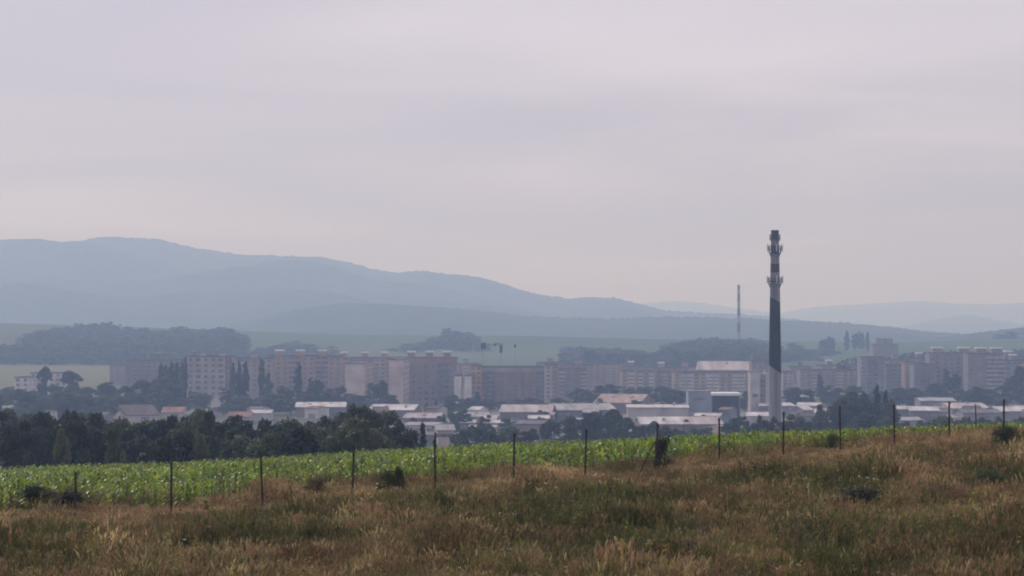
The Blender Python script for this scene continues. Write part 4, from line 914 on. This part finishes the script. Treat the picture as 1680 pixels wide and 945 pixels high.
shrub(516, 812, 70, 50, 42, leafmat('leaf_withered', (0.075,0.055,0.03), (0.10,0.07,0.04)), 'withered brown tussock left of a fence post')
shrub(1366, 745, 84, 40, 44, LEAF_MID, 'small olive bush behind the fence right of centre')

# ---- fence posts
RUST = mat('rusty_post', (0.05, 0.042, 0.038), 0.8, 0.45, 6.0)
def fence():
    posts = [(123,774),(281,757),(433,744),(577,731),(715,721),(842,711),(959,704),(1074,694.5),(1180,685.5),(1284,675.5),(1379,666),(1467,663.5),(1557,658.5),(1647,655)]
    u0, u1 = 281.0, 1647.0
    for i, (px, yt) in enumerate(posts):
        t = (i-1)/12.0; D = FY0 + (FY1-FY0)*t; x = XU(px, D); zg = Hs(x, D) - 0.35; zt = (EYE-yt)/F*D; h = zt - zg
        o = empty('fence_post', (x, D, zg), random.uniform(-0.6, 0.6)); tag(o, 'dark metal fence post, %s from the left along the corn' % nth(i), 'fence post', 'fence posts between meadow and corn')
        if i == 7: o['label'] = 'dark metal fence post with two slanting braces among tall grass'
        lean = Vector((random.uniform(-0.055, 0.055), random.uniform(-0.02, 0.02), 0)) * h; n = 7
        b = MB(); w, t_ = 0.058, 0.014
        for sx0, sx1, sy0, sy1 in ((-w/2, w/2, -t_/2, t_/2), (-t_/2, t_/2, t_/2, w)):
            vs = []
            for z, l in ((0, 0), (h, 1)):
                for (xx, yy) in ((sx0,sy0),(sx1,sy0),(sx1,sy1),(sx0,sy1)): vs.append((xx+lean.x*l, yy+lean.y*l, z))
            b.add(vs, [(0,3,2,1),(4,5,6,7),(0,1,5,4),(1,2,6,5),(2,3,7,6),(3,0,4,7)])
        b.build('shaft', RUST, o)
        c = MB()
        for zz in (0.45, 0.72, 0.97): c.box(-0.05+lean.x*zz, 0.05+lean.x*zz, -0.03+lean.y*zz, -0.012+lean.y*zz, h*zz-0.02, h*zz+0.02)
        c.build('wire_clip', STEEL, o)
        if i == 7:
            for s in (-1, 1):
                br = MB(); br.tube([(s*0.75, 0.1, 0.0), (0.02*s, 0.05, h*0.72)], [0.022, 0.02], 6); br.build('brace', RUST, o)
    for px, yt, D, lab in ((30, 786, 70.5, 'thin weathered stake standing at the corn edge, far left'), (387, 776, 73, 'short thin stake at the corn edge before the belt'), (1600, 663, 93, 'thin stake between the last two fence posts')):
        x = XU(px, D); zg = Hs(x, D) - 0.2; h = (EYE-yt)/F*D - zg; o = empty('wooden_stake', (x, D, zg)); tag(o, lab, 'stake')
        b = MB(); b.tube([(0,0,0),(0.02,0,h*0.6),(0.0,0.02,h)], [0.035,0.03,0.02], 6); b.build('shaft', BARK, o)
fence()

# ------------------------------------------------------------------ hazy air
def haze():
    b = MB(); b.box(-13500, 13500, -120, 13600, -90, 232)
    m = bpy.data.materials.new('haze_air'); m.use_nodes = True; nt = m.node_tree; nt.nodes.clear()
    out = nt.nodes.new('ShaderNodeOutputMaterial'); v = nt.nodes.new('ShaderNodeVolumePrincipled')
    v.inputs['Color'].default_value = (0.46, 0.645, 1.0, 1); v.inputs['Absorption Color'].default_value = (1, 1, 1, 1)
    v.inputs['Density'].default_value = 0.00033; v.inputs['Anisotropy'].default_value = 0.3
    nt.links.new(v.outputs[0], out.inputs['Volume'])
    o = b.build('haze', m); tag(o, kind='stuff')
haze()
